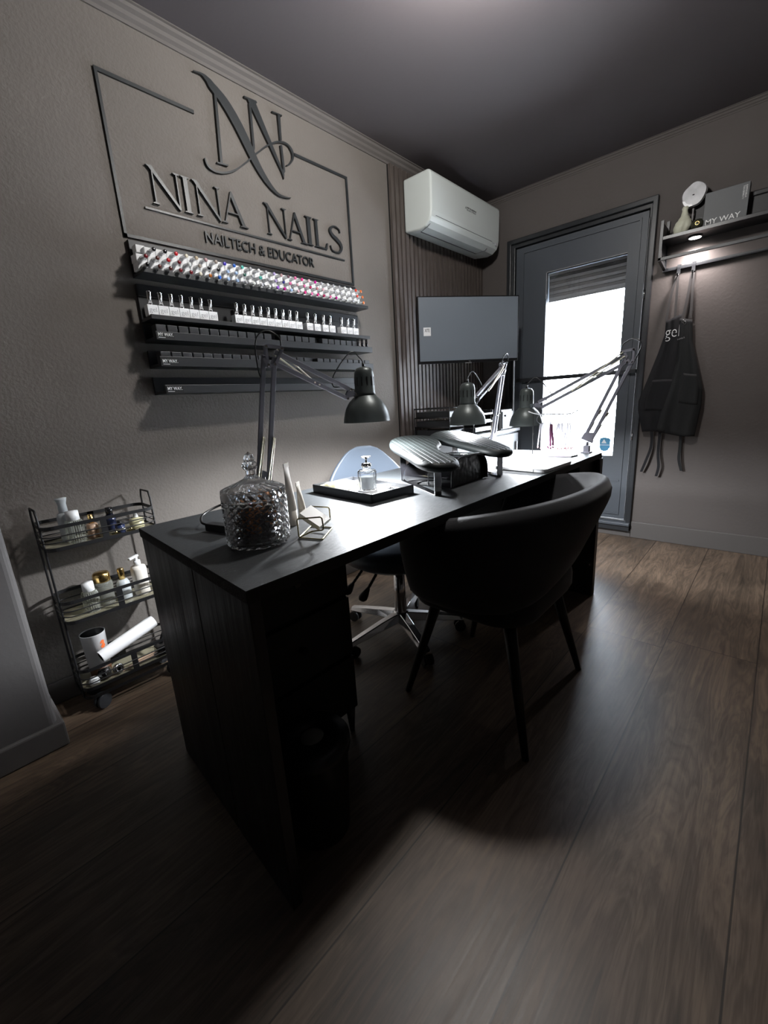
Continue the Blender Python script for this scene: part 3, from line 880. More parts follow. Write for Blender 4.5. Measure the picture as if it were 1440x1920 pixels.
g.bar((-1.6985, 3.13, 2.128), (-1.735, 3.10, 2.073), 0.003, 0.003, (1, 0, 0)); g.bar((-1.735, 3.10, 2.073), (-1.800, 3.075, 2.064), 0.003, 0.003)
obj('flap_gap', g, 'ac_line', ac)
g = MB()
# three-diamond emblem then two lines of lettering
cy, cz, r = 2.772, 2.250, 0.0075
for a in (90, 210, 330):
    ca, sa = math.cos(math.radians(a)), math.sin(math.radians(a))
    px_, pz_ = -sa, ca
    g.prism([(cy, cz), (cy + ca * r * .5 + px_ * r * .29, cz + sa * r * .5 + pz_ * r * .29), (cy + ca * r, cz + sa * r), (cy + ca * r * .5 - px_ * r * .29, cz + sa * r * .5 - pz_ * r * .29)],
            (-1.692, 0, 0), (0, 1, 0), (0, 0, 1), (0.0008, 0, 0))
text_on(g, 'MITSUBISHI', (-1.692, 2.786, 2.2505), U, V, width=0.115, height=0.009, bold=0.02, depth=0.0006)
text_on(g, 'ELECTRIC', (-1.692, 2.786, 2.2385), U, V, width=0.115, height=0.008, bold=0.0, depth=0.0006)
obj('brand_lettering', g, 'logo_grey', ac)
g = MB()
for k in range(4): g.box(-1.6985, 3.135 + k * 0.009, 2.120, -1.6955, 3.140 + k * 0.009, 2.123)
g.box(-1.7, 3.178, 2.112, -1.6945, 3.20, 2.128)
obj('indicator_marks', g, 'ac_grey', ac)

# ------------------------------------------------------------------ screen
tv = thing('wall_screen', 'flat black television angled on an arm in the far left corner', 'television', (-1.62, 2.69, 1.284))
TL = Vector((-1.832, 2.398, 0)); TU = Vector((0.42, 0.587, 0)).normalized(); TW = 0.720
TN = Vector((TU.y, -TU.x, 0))
def tp(u, v, d=0): return TL + TU * u + Vector((0, 0, 1.283 + v)) + TN * d
def tvbox(u0, v0, u1, v1, d0, d1):
    m = MB(); vs = [tp(u, v, d) for d in (d0, d1) for v in (v0, v1) for u in (u0, u1)]
    m.add(vs, [(0, 2, 3, 1), (4, 5, 7, 6), (0, 1, 5, 4), (2, 6, 7, 3), (0, 4, 6, 2), (1, 3, 7, 5)]); return m
obj('housing', tvbox(0, 0, TW, 0.418, -0.028, 0), 'screen_bezel', tv, bevel=0.002)
obj('back_bulge', tvbox(0.12, 0.05, TW - 0.12, 0.33, -0.05, -0.028), 'screen_bezel', tv, bevel=0.004)
obj('display', tvbox(0.007, 0.017, TW - 0.007, 0.411, 0.0, 0.0012), 'screen', tv)
g = MB(); text_on(g, 'TCL', tp(0.352, 0.005, 0.0003), TU, V, width=0.016, height=0.006, bold=0.01)
g2 = tvbox(0.33, -0.004, 0.375, 0.0, -0.012, -0.002); g.add(g2.v, g2.f)
obj('logo', g, 'ink_grey', tv)
arm = MB(); a0 = tp(0.36, 0.2, -0.05); a1 = Vector((-1.72, 2.90, a0.z)); a2 = Vector((-1.900, 2.86, a0.z))
arm.bar(a0, a1, 0.03, 0.05).bar(a1, a2, 0.03, 0.05); arm.box(-1.904, 2.81, a0.z - 0.1, -1.892, 2.91, a0.z + 0.1)
obj('wall_arm', arm, 'black_matte', tv)
sk = thing('screen_sticker', 'small white sticker with tiny black lettering on the television screen', 'sticker', tp(0.05, 0.17, 0.002))
s_ = obj('paper', tvbox(0.036, 0.176, 0.086, 0.228, 0.0012, 0.0018), 'white_paper', sk)
g = MB(); text_on(g, 'XITE', tp(0.044, 0.200, 0.0019), TU, V, width=0.034, height=0.020, bold=0.01)
obj('printed_lettering', g, 'ink_black', sk)

# ------------------------------------------------------------------ desk
ZT = 0.751
desk = thing('desk', 'long black wooden desk standing in the middle of the room under the lamps', 'desk', (-0.96, 1.3, 0))
plan = [(-1.287, 0.374), (-0.640, 0.328), (-0.626, 2.268), (-1.283, 2.268)]
m = MB(); m.prism(plan, (0, 0, ZT - 0.003), (1, 0, 0), (0, 1, 0), (0, 0, 0.003))
obj('desktop', m, 'desk_top', desk)
m = MB(); m.prism(plan, (0, 0, ZT - 0.026), (1, 0, 0), (0, 1, 0), (0, 0, 0.023))
obj('desktop_core', m, 'desk_dark', desk)
m = MB()
m.prism([(-1.2875, 0.3735), (-0.6405, 0.3275), (-0.6405, 0.3315), (-1.2875, 0.3775)], (0, 0, ZT - 0.024), (1, 0, 0), (0, 1, 0), (0, 0, 0.022))
obj('chipped_edge_band', m, 'desk_edge', desk)
def onedge(t, off=0.0): return (-1.285 + 0.643 * t, 0.376 - 0.046 * t + off)
for a, b in ((0.0, 0.585), (0.589, 1.0)):
    p0, p1 = onedge(a), onedge(b)
    m = MB().prism([p0, p1, (p1[0], p1[1] + 0.025), (p0[0], p0[1] + 0.025)], (0, 0, 0.0), (1, 0, 0), (0, 1, 0), (0, 0, ZT - 0.026))
    obj('side_panel', m, 'desk_side', desk, bevel=0.002)
obj('side_panel', MB().box(-1.28, 2.225, 0, -0.618, 2.262, ZT - 0.026), 'desk_side', desk, bevel=0.002)
obj('rear_apron', MB().box(-1.26, 0.41, 0.60, -1.24, 2.22, ZT - 0.026), 'desk_dark', desk)
obj('front_apron', MB().box(-0.665, 2.02, 0.655, -0.648, 2.225, ZT - 0.026), 'desk_dark', desk)

for oy, lb in ((0.0, 'black drawer cabinet on short tapered legs under the near end of the desk'), (1.40, 'added black cabinet under the far end of the desk, blocking the bright side unit')):  # far one is added to block the view of the bright side unit
    cb = thing('drawer_cabinet', lb, 'cabinet', (-1.07, 0.6 + oy, 0), 'drawer cabinets under the desk')
    obj('body', MB().box(-1.235, 0.405 + oy, 0.09, -0.918, 0.792 + oy, 0.69), 'desk_dark', cb, bevel=0.003)
    for z in (0.10, 0.30, 0.50):
        d = obj('drawer', MB().box(-0.918, 0.41 + oy, z, -0.902, 0.788 + oy, z + 0.185), 'desk_dark', cb, bevel=0.002)
        obj('knob', MB().cyl((-0.902, 0.6 + oy, z + 0.10), (-0.885, 0.6 + oy, z + 0.10), 0.010, 12), 'black_gloss', d)
    for x in (-1.21, -0.925):
        for y in (0.43, 0.775):
            obj('leg', MB().cyl((x, y + oy, 0), (x, y + oy, 0.09), 0.008, 12, True, 0.016), 'chair_leg', cb)
bn = thing('waste_bin', 'dark round waste bin on the floor under the near end of the desk', 'bin', (-0.755, 0.50, 0))
m = MB(); m.lathe([(0.0, 0.0), (0.075, 0), (0.088, 0.245), (0.091, 0.25), (0.087, 0.25), (0.074, 0.01), (0, 0.009)], (-0.755, 0.50, 0), 32)
obj('pail', m, 'bin_dark', bn)
m = MB(); m.lathe([(0.088, 0.236), (0.094, 0.240), (0.094, 0.262), (0.03, 0.268), (0.0345, 0.262), (0.0345, 0.255), (0.088, 0.25)], (-0.755, 0.50, 0), 32)
obj('lid_ring', m, 'bin_dark', bn)
m = MB(); m.sphere((-0.755, 0.505, 0.262), 0.031, 20, 10, sz=0.25)
wb = obj('liner', m, 'bag_pale', bn)

# ------------------------------------------------------------------ desk lamps
def desk_lamp(base, elbow, head, neck_h, label, cdir=(0, 0, 1), yaw_hint=None, power=DESK_W, slot=0.0):
    base, elbow, head = Vector(base), Vector(elbow), Vector(head)
    L = thing('desk_lamp', label, 'desk lamp', base, 'black architect lamps clamped to the desk')
    piv = base + Vector((0, 0, 0.062))
    # clamp
    m = MB(); m.box(base.x - 0.022, base.y - 0.022, base.z, base.x + 0.022, base.y + 0.022, base.z + 0.006)
    m.box(base.x - 0.014, base.y - 0.012, base.z + 0.006, base.x + 0.014, base.y + 0.012, base.z + 0.036)
    o_ = Vector(cdir)
    q = base + o_ * 0.024
    m.box(min(q.x - 0.004, q.x + 0.004) , q.y - 0.012 if abs(o_.x) > .5 else q.y - 0.004, base.z - 0.065, q.x + 0.004, q.y + 0.012 if abs(o_.x) > .5 else q.y + 0.004, base.z + 0.005)
    e2 = q - o_ * 0.03
    m.bar((q.x, q.y, base.z - 0.062), (e2.x, e2.y, base.z - 0.062), 0.02, 0.006)
    cl = obj('clamp', m, 'arm_grey', L, bevel=0.001)
    m = MB(); m.cyl((e2.x, e2.y, base.z - 0.085), (e2.x, e2.y, base.z - 0.03), 0.005, 10); m.cyl((e2.x, e2.y, base.z - 0.032), (e2.x, e2.y, base.z - 0.0265), 0.011, 14)
    obj('clamp_screw', m, 'steel', cl)
    hd = Vector((elbow.x - head.x, elbow.y - head.y, 0)).normalized()
    neck = head + Vector((0, 0, neck_h)) + hd * 0.068
    d1 = (elbow - piv).normalized(); d2 = (neck - elbow).normalized()
    n = d1.cross(d2).normalized()
    s1 = n.cross(d1).normalized(); s2 = n.cross(d2).normalized()
    m = MB(); m.cyl(base + Vector((0, 0, 0.034)), piv - Vector((0, 0, 0.008)), 0.007, 12)
    P = [piv - s1 * 0.030 - d1 * 0.004, piv + s1 * 0.030 - d1 * 0.004, piv + s1 * 0.026 + d1 * 0.03, piv - s1 * 0.012 + d1 * 0.044]
    for sg in (-0.008, 0.006): m.add([p + n * sg for p in P] + [p + n * (sg + 0.002) for p in P], [(3, 2, 1, 0), (4, 5, 6, 7), (0, 1, 5, 4), (1, 2, 6, 5), (2, 3, 7, 6), (3, 0, 4, 7)])
    obj('base_bracket', m, 'arm_grey', L)
    for sgn in (-1, 1):
        m = MB().bar(piv + s1 * 0.017 * sgn + d1 * 0.008, elbow + s1 * 0.017 * sgn - d1 * 0.004, 0.0145, 0.012, n)
        obj('lower_arm', m, 'arm_grey', L, bevel=0.0015)
        m = MB().bar(elbow + s2 * 0.016 * sgn + d2 * 0.012, neck + s2 * 0.016 * sgn, 0.0145, 0.012, n)
        obj('upper_arm', m, 'arm_grey', L, bevel=0.0015)
    LL = (elbow - piv).length; UL = (neck - elbow).length
    up = s2 if s2.z > 0 else -s2
    sr = s1 if s1.dot(Vector((0.74, 0.67, 0))) > 0 else -s1
    for sgn in (-1, 1):
        e_ = piv + d1 * LL * 0.37 + sr * (0.017 * sgn + 0.007)
        m = MB().tube([piv + sr * (0.017 * sgn - 0.004) + d1 * 0.01 - n * 0.010, e_ - n * 0.010], 0.0033, 8)
        m.tube([e_ - n * 0.014, e_ + n * 0.010], 0.0028, 8)
        m.tube([piv + sr * (0.017 * sgn + 0.004) + d1 * 0.01 - n * 0.010, e_ + sr * 0.005 - n * 0.010], 0.0020, 8)
        obj('spring', m, 'spring', L)
        o_ = (0.030, 0.010)[(sgn + 1) // 2]
        f_ = elbow + d2 * UL * (0.62, 0.56)[(sgn + 1) // 2] - up * 0.016
        m = MB().tube([elbow + up * o_ + d2 * 0.02 + n * 0.013, f_ + n * 0.013], 0.0030, 8)
        m.tube([f_ - n * 0.010, f_ + n * 0.015], 0.0028, 8)
        obj('spring', m, 'spring', L)
    # elbow plates
    up = s2 if s2.z > 0 else -s2
    P = [elbow - d2 * 0.022 + up * 0.020, elbow + d2 * 0.030 + up * 0.038, elbow + d2 * 0.026 - up * 0.022, elbow + d2 * 0.006 - up * 0.034, elbow - s1 * 0.020 - d1 * 0.014]
    m = MB()
    for sg in (-0.0095, 0.0085):
        for i in range(4):
            m.bar(P[i] + n * (sg + i * 0.0001), P[(i + 1) % 4] + n * (sg + i * 0.0001), 0.0085, 0.002, n)
        m.bar(P[3] + n * sg, P[4] + n * sg, 0.009, 0.0021, n)
    eb = obj('elbow_plate', m, 'arm_grey', L)
    m = MB()
    for p in P[:4]: m.cyl(p * 0.9 + elbow * 0.1 - n * 0.013, p * 0.9 + elbow * 0.1 + n * 0.013, 0.0042, 10)
    obj('rivet', m, 'chrome', eb)
    m = MB(); P = [neck + s2 * 0.022 - d2 * 0.006, neck - s2 * 0.022 - d2 * 0.006, neck - hd * 0.022 - Vector((0, 0, 0.006)), neck - hd * 0.022 + Vector((0, 0, 0.008))]
    for sg in (-0.0085, 0.0065): m.add([p + n * sg for p in P] + [p + n * (sg + 0.002) for p in P], [(3, 2, 1, 0), (4, 5, 6, 7), (0, 1, 5, 4), (1, 2, 6, 5), (2, 3, 7, 6), (3, 0, 4, 7)])
    nk = obj('neck_bracket', m, 'arm_grey', L)
    m = MB()
    for p in (neck + s2 * 0.017, neck - s2 * 0.017): m.cyl(p - n * 0.012, p + n * 0.012, 0.0042, 10)
    jp = head + Vector((0, 0, neck_h)) + hd * 0.040
    m.cyl(jp, jp + hd * 0.014, 0.006, 12)
    cc = jp + n * 0.004
    m.tube([cc - n * 0.022 + hd * 0.006, cc + n * 0.024 + hd * 0.006], 0.004, 10)
    m.box(cc.x + n.x * 0.022 - 0.008, cc.y + n.y * 0.022 - 0.008, cc.z - 0.010, cc.x + n.x * 0.022 + 0.008, cc.y + n.y * 0.022 + 0.008, cc.z + 0.010)
    obj('wing_nut', m, 'chrome', nk)
    # head
    out = [(0.0850, 0.0), (0.0838, 0.012), (0.0800, 0.030), (0.0725, 0.050), (0.0600, 0.070), (0.0450, 0.084), (0.0372, 0.091)]
    inn = [(r - 0.0014, h + 0.0004) for r, h in out]
    m = MB(); m.lathe(out[::-1] + [(0.0858, -0.001), (0.0842, -0.0012)], head, 48); m.f = [f for f in m.f]
    sh_ = obj('shade', m, 'lamp_grey', L)
    m2 = MB()
    prof = inn + [(0.0, 0.0925)]
    vs = []
    m2.lathe(prof, head, 48); m2.f.pop(); m2.s.pop()      # open at the rim
    obj('shade_lining', m2, 'lamp_white', sh_)
    me = sh_.data
    bm = bmesh.new(); bm.from_mesh(me)
    caps = [f for f in bm.faces if len(f.verts) == 48]
    bmesh.ops.delete(bm, geom=caps, context='FACES'); bm.to_mesh(me); bm.free()
    m = MB(); m.lathe([(0.0372, 0.090), (0.0372, 0.100), (0.0360, 0.102), (0.0352, 0.160), (0.0325, 0.176), (0.0250, 0.186), (0.012, 0.190), (0, 0.1905)], head, 40)
    cp = obj('socket_cap', m, 'lamp_grey', L)
    m = MB()
    for k in range(12):
        a = 2 * PI * k / 12 + slot
        p = head + Vector((math.cos(a) * 0.0349, math.sin(a) * 0.0349, 0.125))
        m.bar(p, p + Vector((0, 0, 0.030)), 0.0045, 0.0034, (math.cos(a), math.sin(a), 0))
    obj('vent_slots', m, 'cable', cp)
    m = MB(); m.sphere(head + Vector((0, 0, 0.034)), 0.028, 20, 12); m.cyl(head + Vector((0, 0, 0.055)), head + Vector((0, 0, 0.094)), 0.014, 14)
    bl = obj('bulb', m, 'bulb', L)
    lamp('bulb_light', 'SPOT', head + Vector((0, 0, 0.004)), power, (0.93, 0.96, 1.0), L, 0.03, (0, 0, -1), math.radians(174), 0.5)
    # cable
    top = head + Vector((0, 0, 0.190))
    m = MB(); m.cyl(top - Vector((0, 0, 0.002)), top + Vector((0, 0, 0.014)), 0.005, 10)
    w_ = neck + up * 0.012
    pts = [top + Vector((0, 0, 0.012)), top + Vector((0, 0, 0.030)) + hd * 0.012, top + Vector((0, 0, 0.048)) + hd * 0.050, w_ + Vector((0, 0, 0.055)) + hd * 0.055,
           w_ + hd * 0.060 + Vector((0, 0, 0.015)), w_ - d2 * 0.03 + up * 0.005]
    m.tube(spline(pts, 8), 0.0022, 8)
    obj('cable', m, 'cable', L); m = MB()
    pts = [elbow + d2 * 0.03 + up * 0.03, elbow + d2 * 0.01 + up * 0.062, elbow - d2 * 0.035 + up * 0.062, elbow - d2 * 0.052 + up * 0.02, elbow - d1 * 0.06 - d2 * 0.034, elbow - d1 * 0.09 - d2 * 0.012]
    m.tube(spline(pts, 8), 0.0022, 8)
    obj('cable', m, 'cable', L); m = MB()
    pts = [piv + d1 * 0.02 - n * 0.012, piv - n * 0.03 + Vector((0, 0, -0.01)), Vector((base.x, base.y, base.z + 0.012)) - n * 0.038, q + Vector((0, 0, -0.02)) - n * 0.03]
    m.tube(spline(pts, 8), 0.0022, 8)
    obj('cable', m, 'cable', L)
    return L

desk_lamp((-1.262, 0.768, ZT), (-1.215, 0.818, 1.216), (-1.121, 1.14, 0.987), 0.100,
          'black desk lamp nearest the camera, clamped behind the crystal jar', (-1, 0, 0))
desk_lamp((-1.200, 2.237, ZT), (-1.085, 2.125, 1.186), (-1.098, 1.798, 0.928), 0.110,
          'black desk lamp with lit arm, clamped to the far left desk corner', (0, 1, 0))
desk_lamp((-0.690, 2.236, ZT), (-0.532, 2.262, 1.190), (-0.998, 2.217, 0.890), 0.100,
          'black desk lamp stretched out before the bright door, clamped to the desk corner', (0, 1, 0))

# ------------------------------------------------------------------ things on the desk
def crystal_jar():
    c = Vector((-0.862, 0.495, ZT + 0.0005))
    j = thing('crystal_jar', 'diamond-cut crystal jar with pointed lid, full of brown sweets, on the near desk end', 'jar', c)
    n = 44; rows = 14
    vs = []; fs = []
    R = 0.0700; H0 = 0.004; H1 = 0.106
    for i in range(rows + 1):
        z = H0 + (H1 - H0) * i / rows
        for k in range(n):
            a = 2 * PI * k / n
            r = R + (0.0020 if (k + i) % 2 else -0.0020) - (0.003 if i == 0 else 0)
            vs.append(c + Vector((r * math.cos(a), r * math.sin(a), z)))
    for i in range(rows):
        for k in range(n):
            a, b = i * n + k, i * n + (k + 1) % n
            d, e = (i + 1) * n + k, (i + 1) * n + (k + 1) % n
            if (i + k) % 2: fs += [(a, b, e), (a, e, d)]
            else: fs += [(a, b, d), (b, e, d)]
    # inner wall
    o = len(vs); prof = [(0.0655, H1), (0.064, 0.014), (0.055, 0.011), (0.0, 0.010)]
    for r, h in prof:
        for k in range(n): vs.append(c + Vector((r * math.cos(2 * PI * k / n), r * math.sin(2 * PI * k / n), h)))
    for i in range(3):
        for k in range(n):
            a, b = o + i * n + k, o + i * n + (k + 1) % n
            fs.append((a, b, b + n, a + n))
    for k in range(n): fs.append((rows * n + k, rows * n + (k + 1) % n, o + (k + 1) % n, o + k))
    fs.append(tuple(range(n))[::-1])
    m = MB().add(vs, fs, False)
    recalc(obj('body', m, 'cut_crystal', j))
    # lid: faceted rim, swirled dome, knob
    vs = []; fs = []
    prof = [(0.0660, 0.1065, 0), (0.0690, 0.107, 1), (0.0698, 0.116, 1), (0.0690, 0.129, 1), (0.0620, 0.133, 1), (0.0490, 0.138, 1), (0.0330, 0.144, 1), (0.0170, 0.152, 1), (0.0105, 0.160, 0), (0.0105, 0.170, 0),
            (0.0150, 0.174, 1), (0.0165, 0.179, 1), (0.0150, 0.186, 1), (0.0110, 0.190, 1), (0.0115, 0.194, 1), (0.0085, 0.204, 1), (0.0, 0.211, 0)]
    for i, (r, h, fz) in enumerate(prof):
        for k in range(n):
            a = 2 * PI * k / n + i * 0.03
            rr = r * (1 + (0.028 if (k + i) % 2 else -0.028) * fz)
            vs.append(c + Vector((rr * math.cos(a), rr * math.sin(a), h)))
    for i in range(len(prof) - 1):
        for k in range(n):
            a, b = i * n + k, i * n + (k + 1) % n
            fs += [(a, b, a + n), (b, b + n, a + n)]
    o = len(vs)
    inn = [(0.0640, 0.1105), (0.061, 0.126), (0.030, 0.138), (0.0, 0.142)]
    for r, h in inn:
        for k in range(n): vs.append(c + Vector((r * math.cos(2 * PI * k / n), r * math.sin(2 * PI * k / n), h)))
    for i in range(3):
        for k in range(n):
            a, b = o + i * n + k, o + i * n + (k + 1) % n
            fs.append((a, a + n, b + n, b))
    for k in range(n): fs.append((k, o + k, o + (k + 1) % n, (k + 1) % n))
    recalc(obj('lid', MB().add(vs, fs, False), 'cut_crystal', j))
    # wrapped sweets inside
    m = MB()
    sw = []
    for mt in ('candle_dark', 'amber'):
        q = MB()
        q.lathe([(0, -0.013), (0.006, -0.0125), (0.0095, -0.006), (0.0095, 0.006), (0.006, 0.0125), (0, 0.013)], (0, 0, 0), 9, (1, 0.1, 0.1), smooth=False)
        q.lathe([(0.006, -0.021), (0.002, -0.013), (0, -0.0129)], (0, 0, 0), 7, (1, 0.1, 0.1), smooth=False)
        q.lathe([(0, 0.0129), (0.002, 0.013), (0.006, 0.021)], (0, 0, 0), 7, (1, 0.1, 0.1), smooth=False)
        s = obj('wrapped_sweet', q, mt)
        tag(s, 'brown wrapped sweet inside the diamond-cut crystal jar' if mt == 'candle_dark' else 'amber wrapped sweet inside the diamond-cut crystal jar', 'sweet', 'wrapped sweets in the crystal jar')
        sw.append(s)
    rnd = random.Random(3); placed = []; cnt = 0
    for lay in range(6):
        for k in range(9):
            r = 0.041 if k < 7 else 0.014
            a = 2 * PI * k / 7 + lay * 0.5 if k < 7 else PI * k + lay
            p = c + Vector((r * math.cos(a) + rnd.uniform(-.002, .002), r * math.sin(a) + rnd.uniform(-.002, .002), 0.021 + lay * 0.0142))
            mt = 1 if (lay >= 4 and k % 2 == 0) or (lay == 2 and k in (5,)) or (lay == 3 and k == 6) else 0
            first = sw[mt].get('used') is None
            s = sw[mt] if first else sw[mt].copy()
            if first: s['used'] = 1
            else: COL.objects.link(s)
            s.location = p; s.rotation_euler = (rnd.uniform(0, 6), rnd.uniform(-.3, .3), rnd.uniform(0, 6))
    for o_ in bpy.data.objects:
        if 'used' in o_: del o_['used']
crystal_jar()

def sq_tube(name, label, c, r, h, cap_h, tip, material, group=None):
    c = Vector(c); tip = Vector(tip)
    t = thing(name, label, 'cream tube', c, group)
    obj('cap', MB().lathe([(r * 0.98, 0), (r, 0.001), (r, cap_h)], c, 24), material, t)
    def fn(u, v):
        a = 2 * PI * u
        k = v ** 1.5
        w = r * (1 + 0.10 * k); th = r * (1 - 0.96 * k)
        z = cap_h + (h - cap_h) * v
        return c + tip * v + Vector((math.cos(a) * w * -0.5 - math.sin(a) * th * 0.86, math.cos(a) * w * 0.86 + math.sin(a) * th * -0.5, z))
    obj('squeeze_body', MB().grid(fn, 28, 10), material, t)
    e = c + tip + Vector((0, 0, h)); w = r * 1.1
    obj('crimped_end', MB().bar(e + Vector((w * 0.5, -w * 0.86, 0)), e + Vector((-w * 0.5, w * 0.86, 0)), 0.0025, 0.012), 'cream', t)
    return t
sq_tube('cream_tube', 'tall beige cream tube standing on its cap right of the crystal jar', (-0.918, 0.632, ZT), 0.0128, 0.158, 0.040, (-0.003, -0.002, 0), 'cream')
sq_tube('cream_tube', 'short leaning beige cream tube behind the tall beige tube', (-0.968, 0.700, ZT), 0.0105, 0.094, 0.022, (-0.002, -0.005, 0), 'beige')

h = thing('card_holder', 'brass wire holder with stacked white cards beside the beige tubes', 'card holder', (-0.79, 0.60, ZT))
def rloop(pts, r=0.0018):
    P = []
    n = len(pts)
    for i in range(n):
        a, b, c = Vector(pts[i - 1]), Vector(pts[i]), Vector(pts[(i + 1) % n])
        d1, d2 = (a - b).normalized(), (c - b).normalized()
        for k in range(4):
            t_ = k / 3
            P.append(b + d1 * 0.006 * (1 - t_) ** 2 + d2 * 0.006 * t_ ** 2)
    return MB().tube(P, r, 8, closed=True)
z0 = ZT + 0.002
m = rloop([(-0.806, 0.565, z0), (-0.746, 0.586, z0), (-0.800, 0.664, z0), (-0.861, 0.644, z0)])
obj('base_loop', m, 'brass', h)
obj('front_loop', rloop([(-0.806, 0.565, z0), (-0.806, 0.565, z0 + 0.046), (-0.736, 0.583, z0 + 0.056), (-0.734, 0.584, z0 + 0.026), (-0.770, 0.577, z0 + 0.018)]), 'brass', h)
obj('back_loop', rloop([(-0.861, 0.646, z0 + 0.016), (-0.861, 0.646, z0 + 0.052), (-0.805, 0.664, z0 + 0.052), (-0.805, 0.664, z0 + 0.018)]), 'brass', h)
cd = thing('card_stack', 'stack of white cards leaning in the brass wire holder', 'cards', (-0.79, 0.615, ZT + 0.02))
q0 = Vector((-0.762, 0.590, ZT + 0.020)); du = Vector((-0.050, -0.016, 0.030)); dv = Vector((-0.020, 0.050, 0.006)); dn = du.cross(dv).normalized() * 0.011
m = MB(); P = [q0, q0 + du, q0 + du + dv, q0 + dv]
if dn.z < 0: dn = -dn
m.add(P + [p + dn for p in P], [(3, 2, 1, 0), (4, 5, 6, 7), (0, 1, 5, 4), (1, 2, 6, 5), (2, 3, 7, 6), (3, 0, 4, 7)])
obj('cards', m, 'paper_bright', cd)

# tray with its contents
ty = thing('tray', 'square black tray with a shiny floor holding the pump bottle', 'tray', (-1.045, 1.015, ZT))
ang = math.atan2(0.028, 0.32) * -1
def tr(x, y, z):   # tray coordinates
    c = Vector((-1.0465, 1.015, ZT)); ca, sa = math.cos(ang), math.sin(ang)
    return (c.x + x * ca - y * sa, c.y + x * sa + y * ca, c.z + z)
def trb(mb, x0, y0, z0, x1, y1, z1):
    vs = [tr(x, y, z) for z in (z0, z1) for y in (y0, y1) for x in (x0, x1)]
    return mb.add(vs, [(0, 2, 3, 1), (4, 5, 7, 6), (0, 1, 5, 4), (2, 6, 7, 3), (0, 4, 6, 2), (1, 3, 7, 5)])
m = MB(); a, b = 0.161, 0.094
trb(m, -a, -b, 0, a, -b + 0.007, 0.029); trb(m, -a, b - 0.007, 0, a, b, 0.029); trb(m, -a, -b, 0, -a + 0.007, b, 0.029); trb(m, a - 0.007, -b, 0, a, b, 0.029)
obj('rim', m, 'black_satin', ty, bevel=0.001)
m = MB(); trb(m, -a + 0.006, -b + 0.006, 0.001, a - 0.006, b - 0.006, 0.014); obj('mirror_floor', m, 'tray_white', ty)
pb = thing('pump_bottle', 'clear glass pump bottle with chrome press top standing in the black tray', 'bottle', tr(0.035, 0.0, 0.014))
c = Vector(tr(0.035, 0.0, 0.0145))
m = MB(); n = 10
m.lathe([(0.030, 0), (0.0325, 0.002), (0.0325, 0.062), (0.029, 0.068), (0.014, 0.071), (0.0135, 0.078), (0.0115, 0.078), (0.0115, 0.070), (0.027, 0.064), (0.029, 0.060), (0.029, 0.006), (0, 0.005)], c, 20, smooth=False)
recalc(obj('bottle', m, 'glass', pb))
obj('liquid', MB().lathe([(0.0275, 0.0065), (0.0275, 0.045), (0, 0.045)], c, 20), 'frosted', pb)
m = MB(); m.lathe([(0.0165, 0.078), (0.0165, 0.091), (0.012, 0.092), (0.0035, 0.092), (0.003, 0.104), (0.004, 0.106), (0.017, 0.112), (0.0175, 0.114), (0.006, 0.111), (0, 0.110)], c, 24)
m.lathe([(0.0175, 0.080), (0.0178, 0.082), (0.0175, 0.084)], c, 24)
obj('press_top', m, 'chrome', pb)
ds = thing('crystal_dish', 'faceted clear dish lying at the back of the black tray', 'dish', tr(-0.03, 0.045, 0.014))
c = Vector(tr(-0.035, 0.048, 0.0145))
m = MB().lathe([(0.020, 0), (0.030, 0.003), (0.038, 0.016), (0.0365, 0.017), (0.028, 0.005), (0, 0.004)], c, 12, smooth=False)
recalc(obj('bowl', m, 'glass', ds))
lf = thing('nail_cloth', 'small folded sand-coloured cloth lying at the left end of the black tray', 'cloth', tr(-0.09, -0.04, 0.015))
def fn(u, v):
    x = -0.150 + 0.135 * u; y = -0.082 + 0.055 * v + 0.01 * math.sin(3 * u)
    return tr(x, y, 0.019 + 0.017 * math.sin(PI * v) * math.sin(PI * min(1, u * 1.1 + 0.05)) ** 0.6 + 0.001 * math.sin(20 * u + 9 * v))
obj('fabric', MB().grid(fn, 24, 12, 0.0025), 'sand', lf)
sp2 = thing('glass_dropper', 'tiny clear glass vial lying behind the pump bottle in the tray', 'vial', tr(0.09, 0.03, 0.015))
m = MB().cyl(tr(0.075, 0.05, 0.020), tr(0.12, 0.035, 0.020), 0.0052, 12)
obj('vial_body', m, 'glass', sp2)
obj('vial_cap', MB().cyl(tr(0.12, 0.035, 0.020), tr(0.135, 0.030, 0.020), 0.0055, 12), 'chrome', sp2)

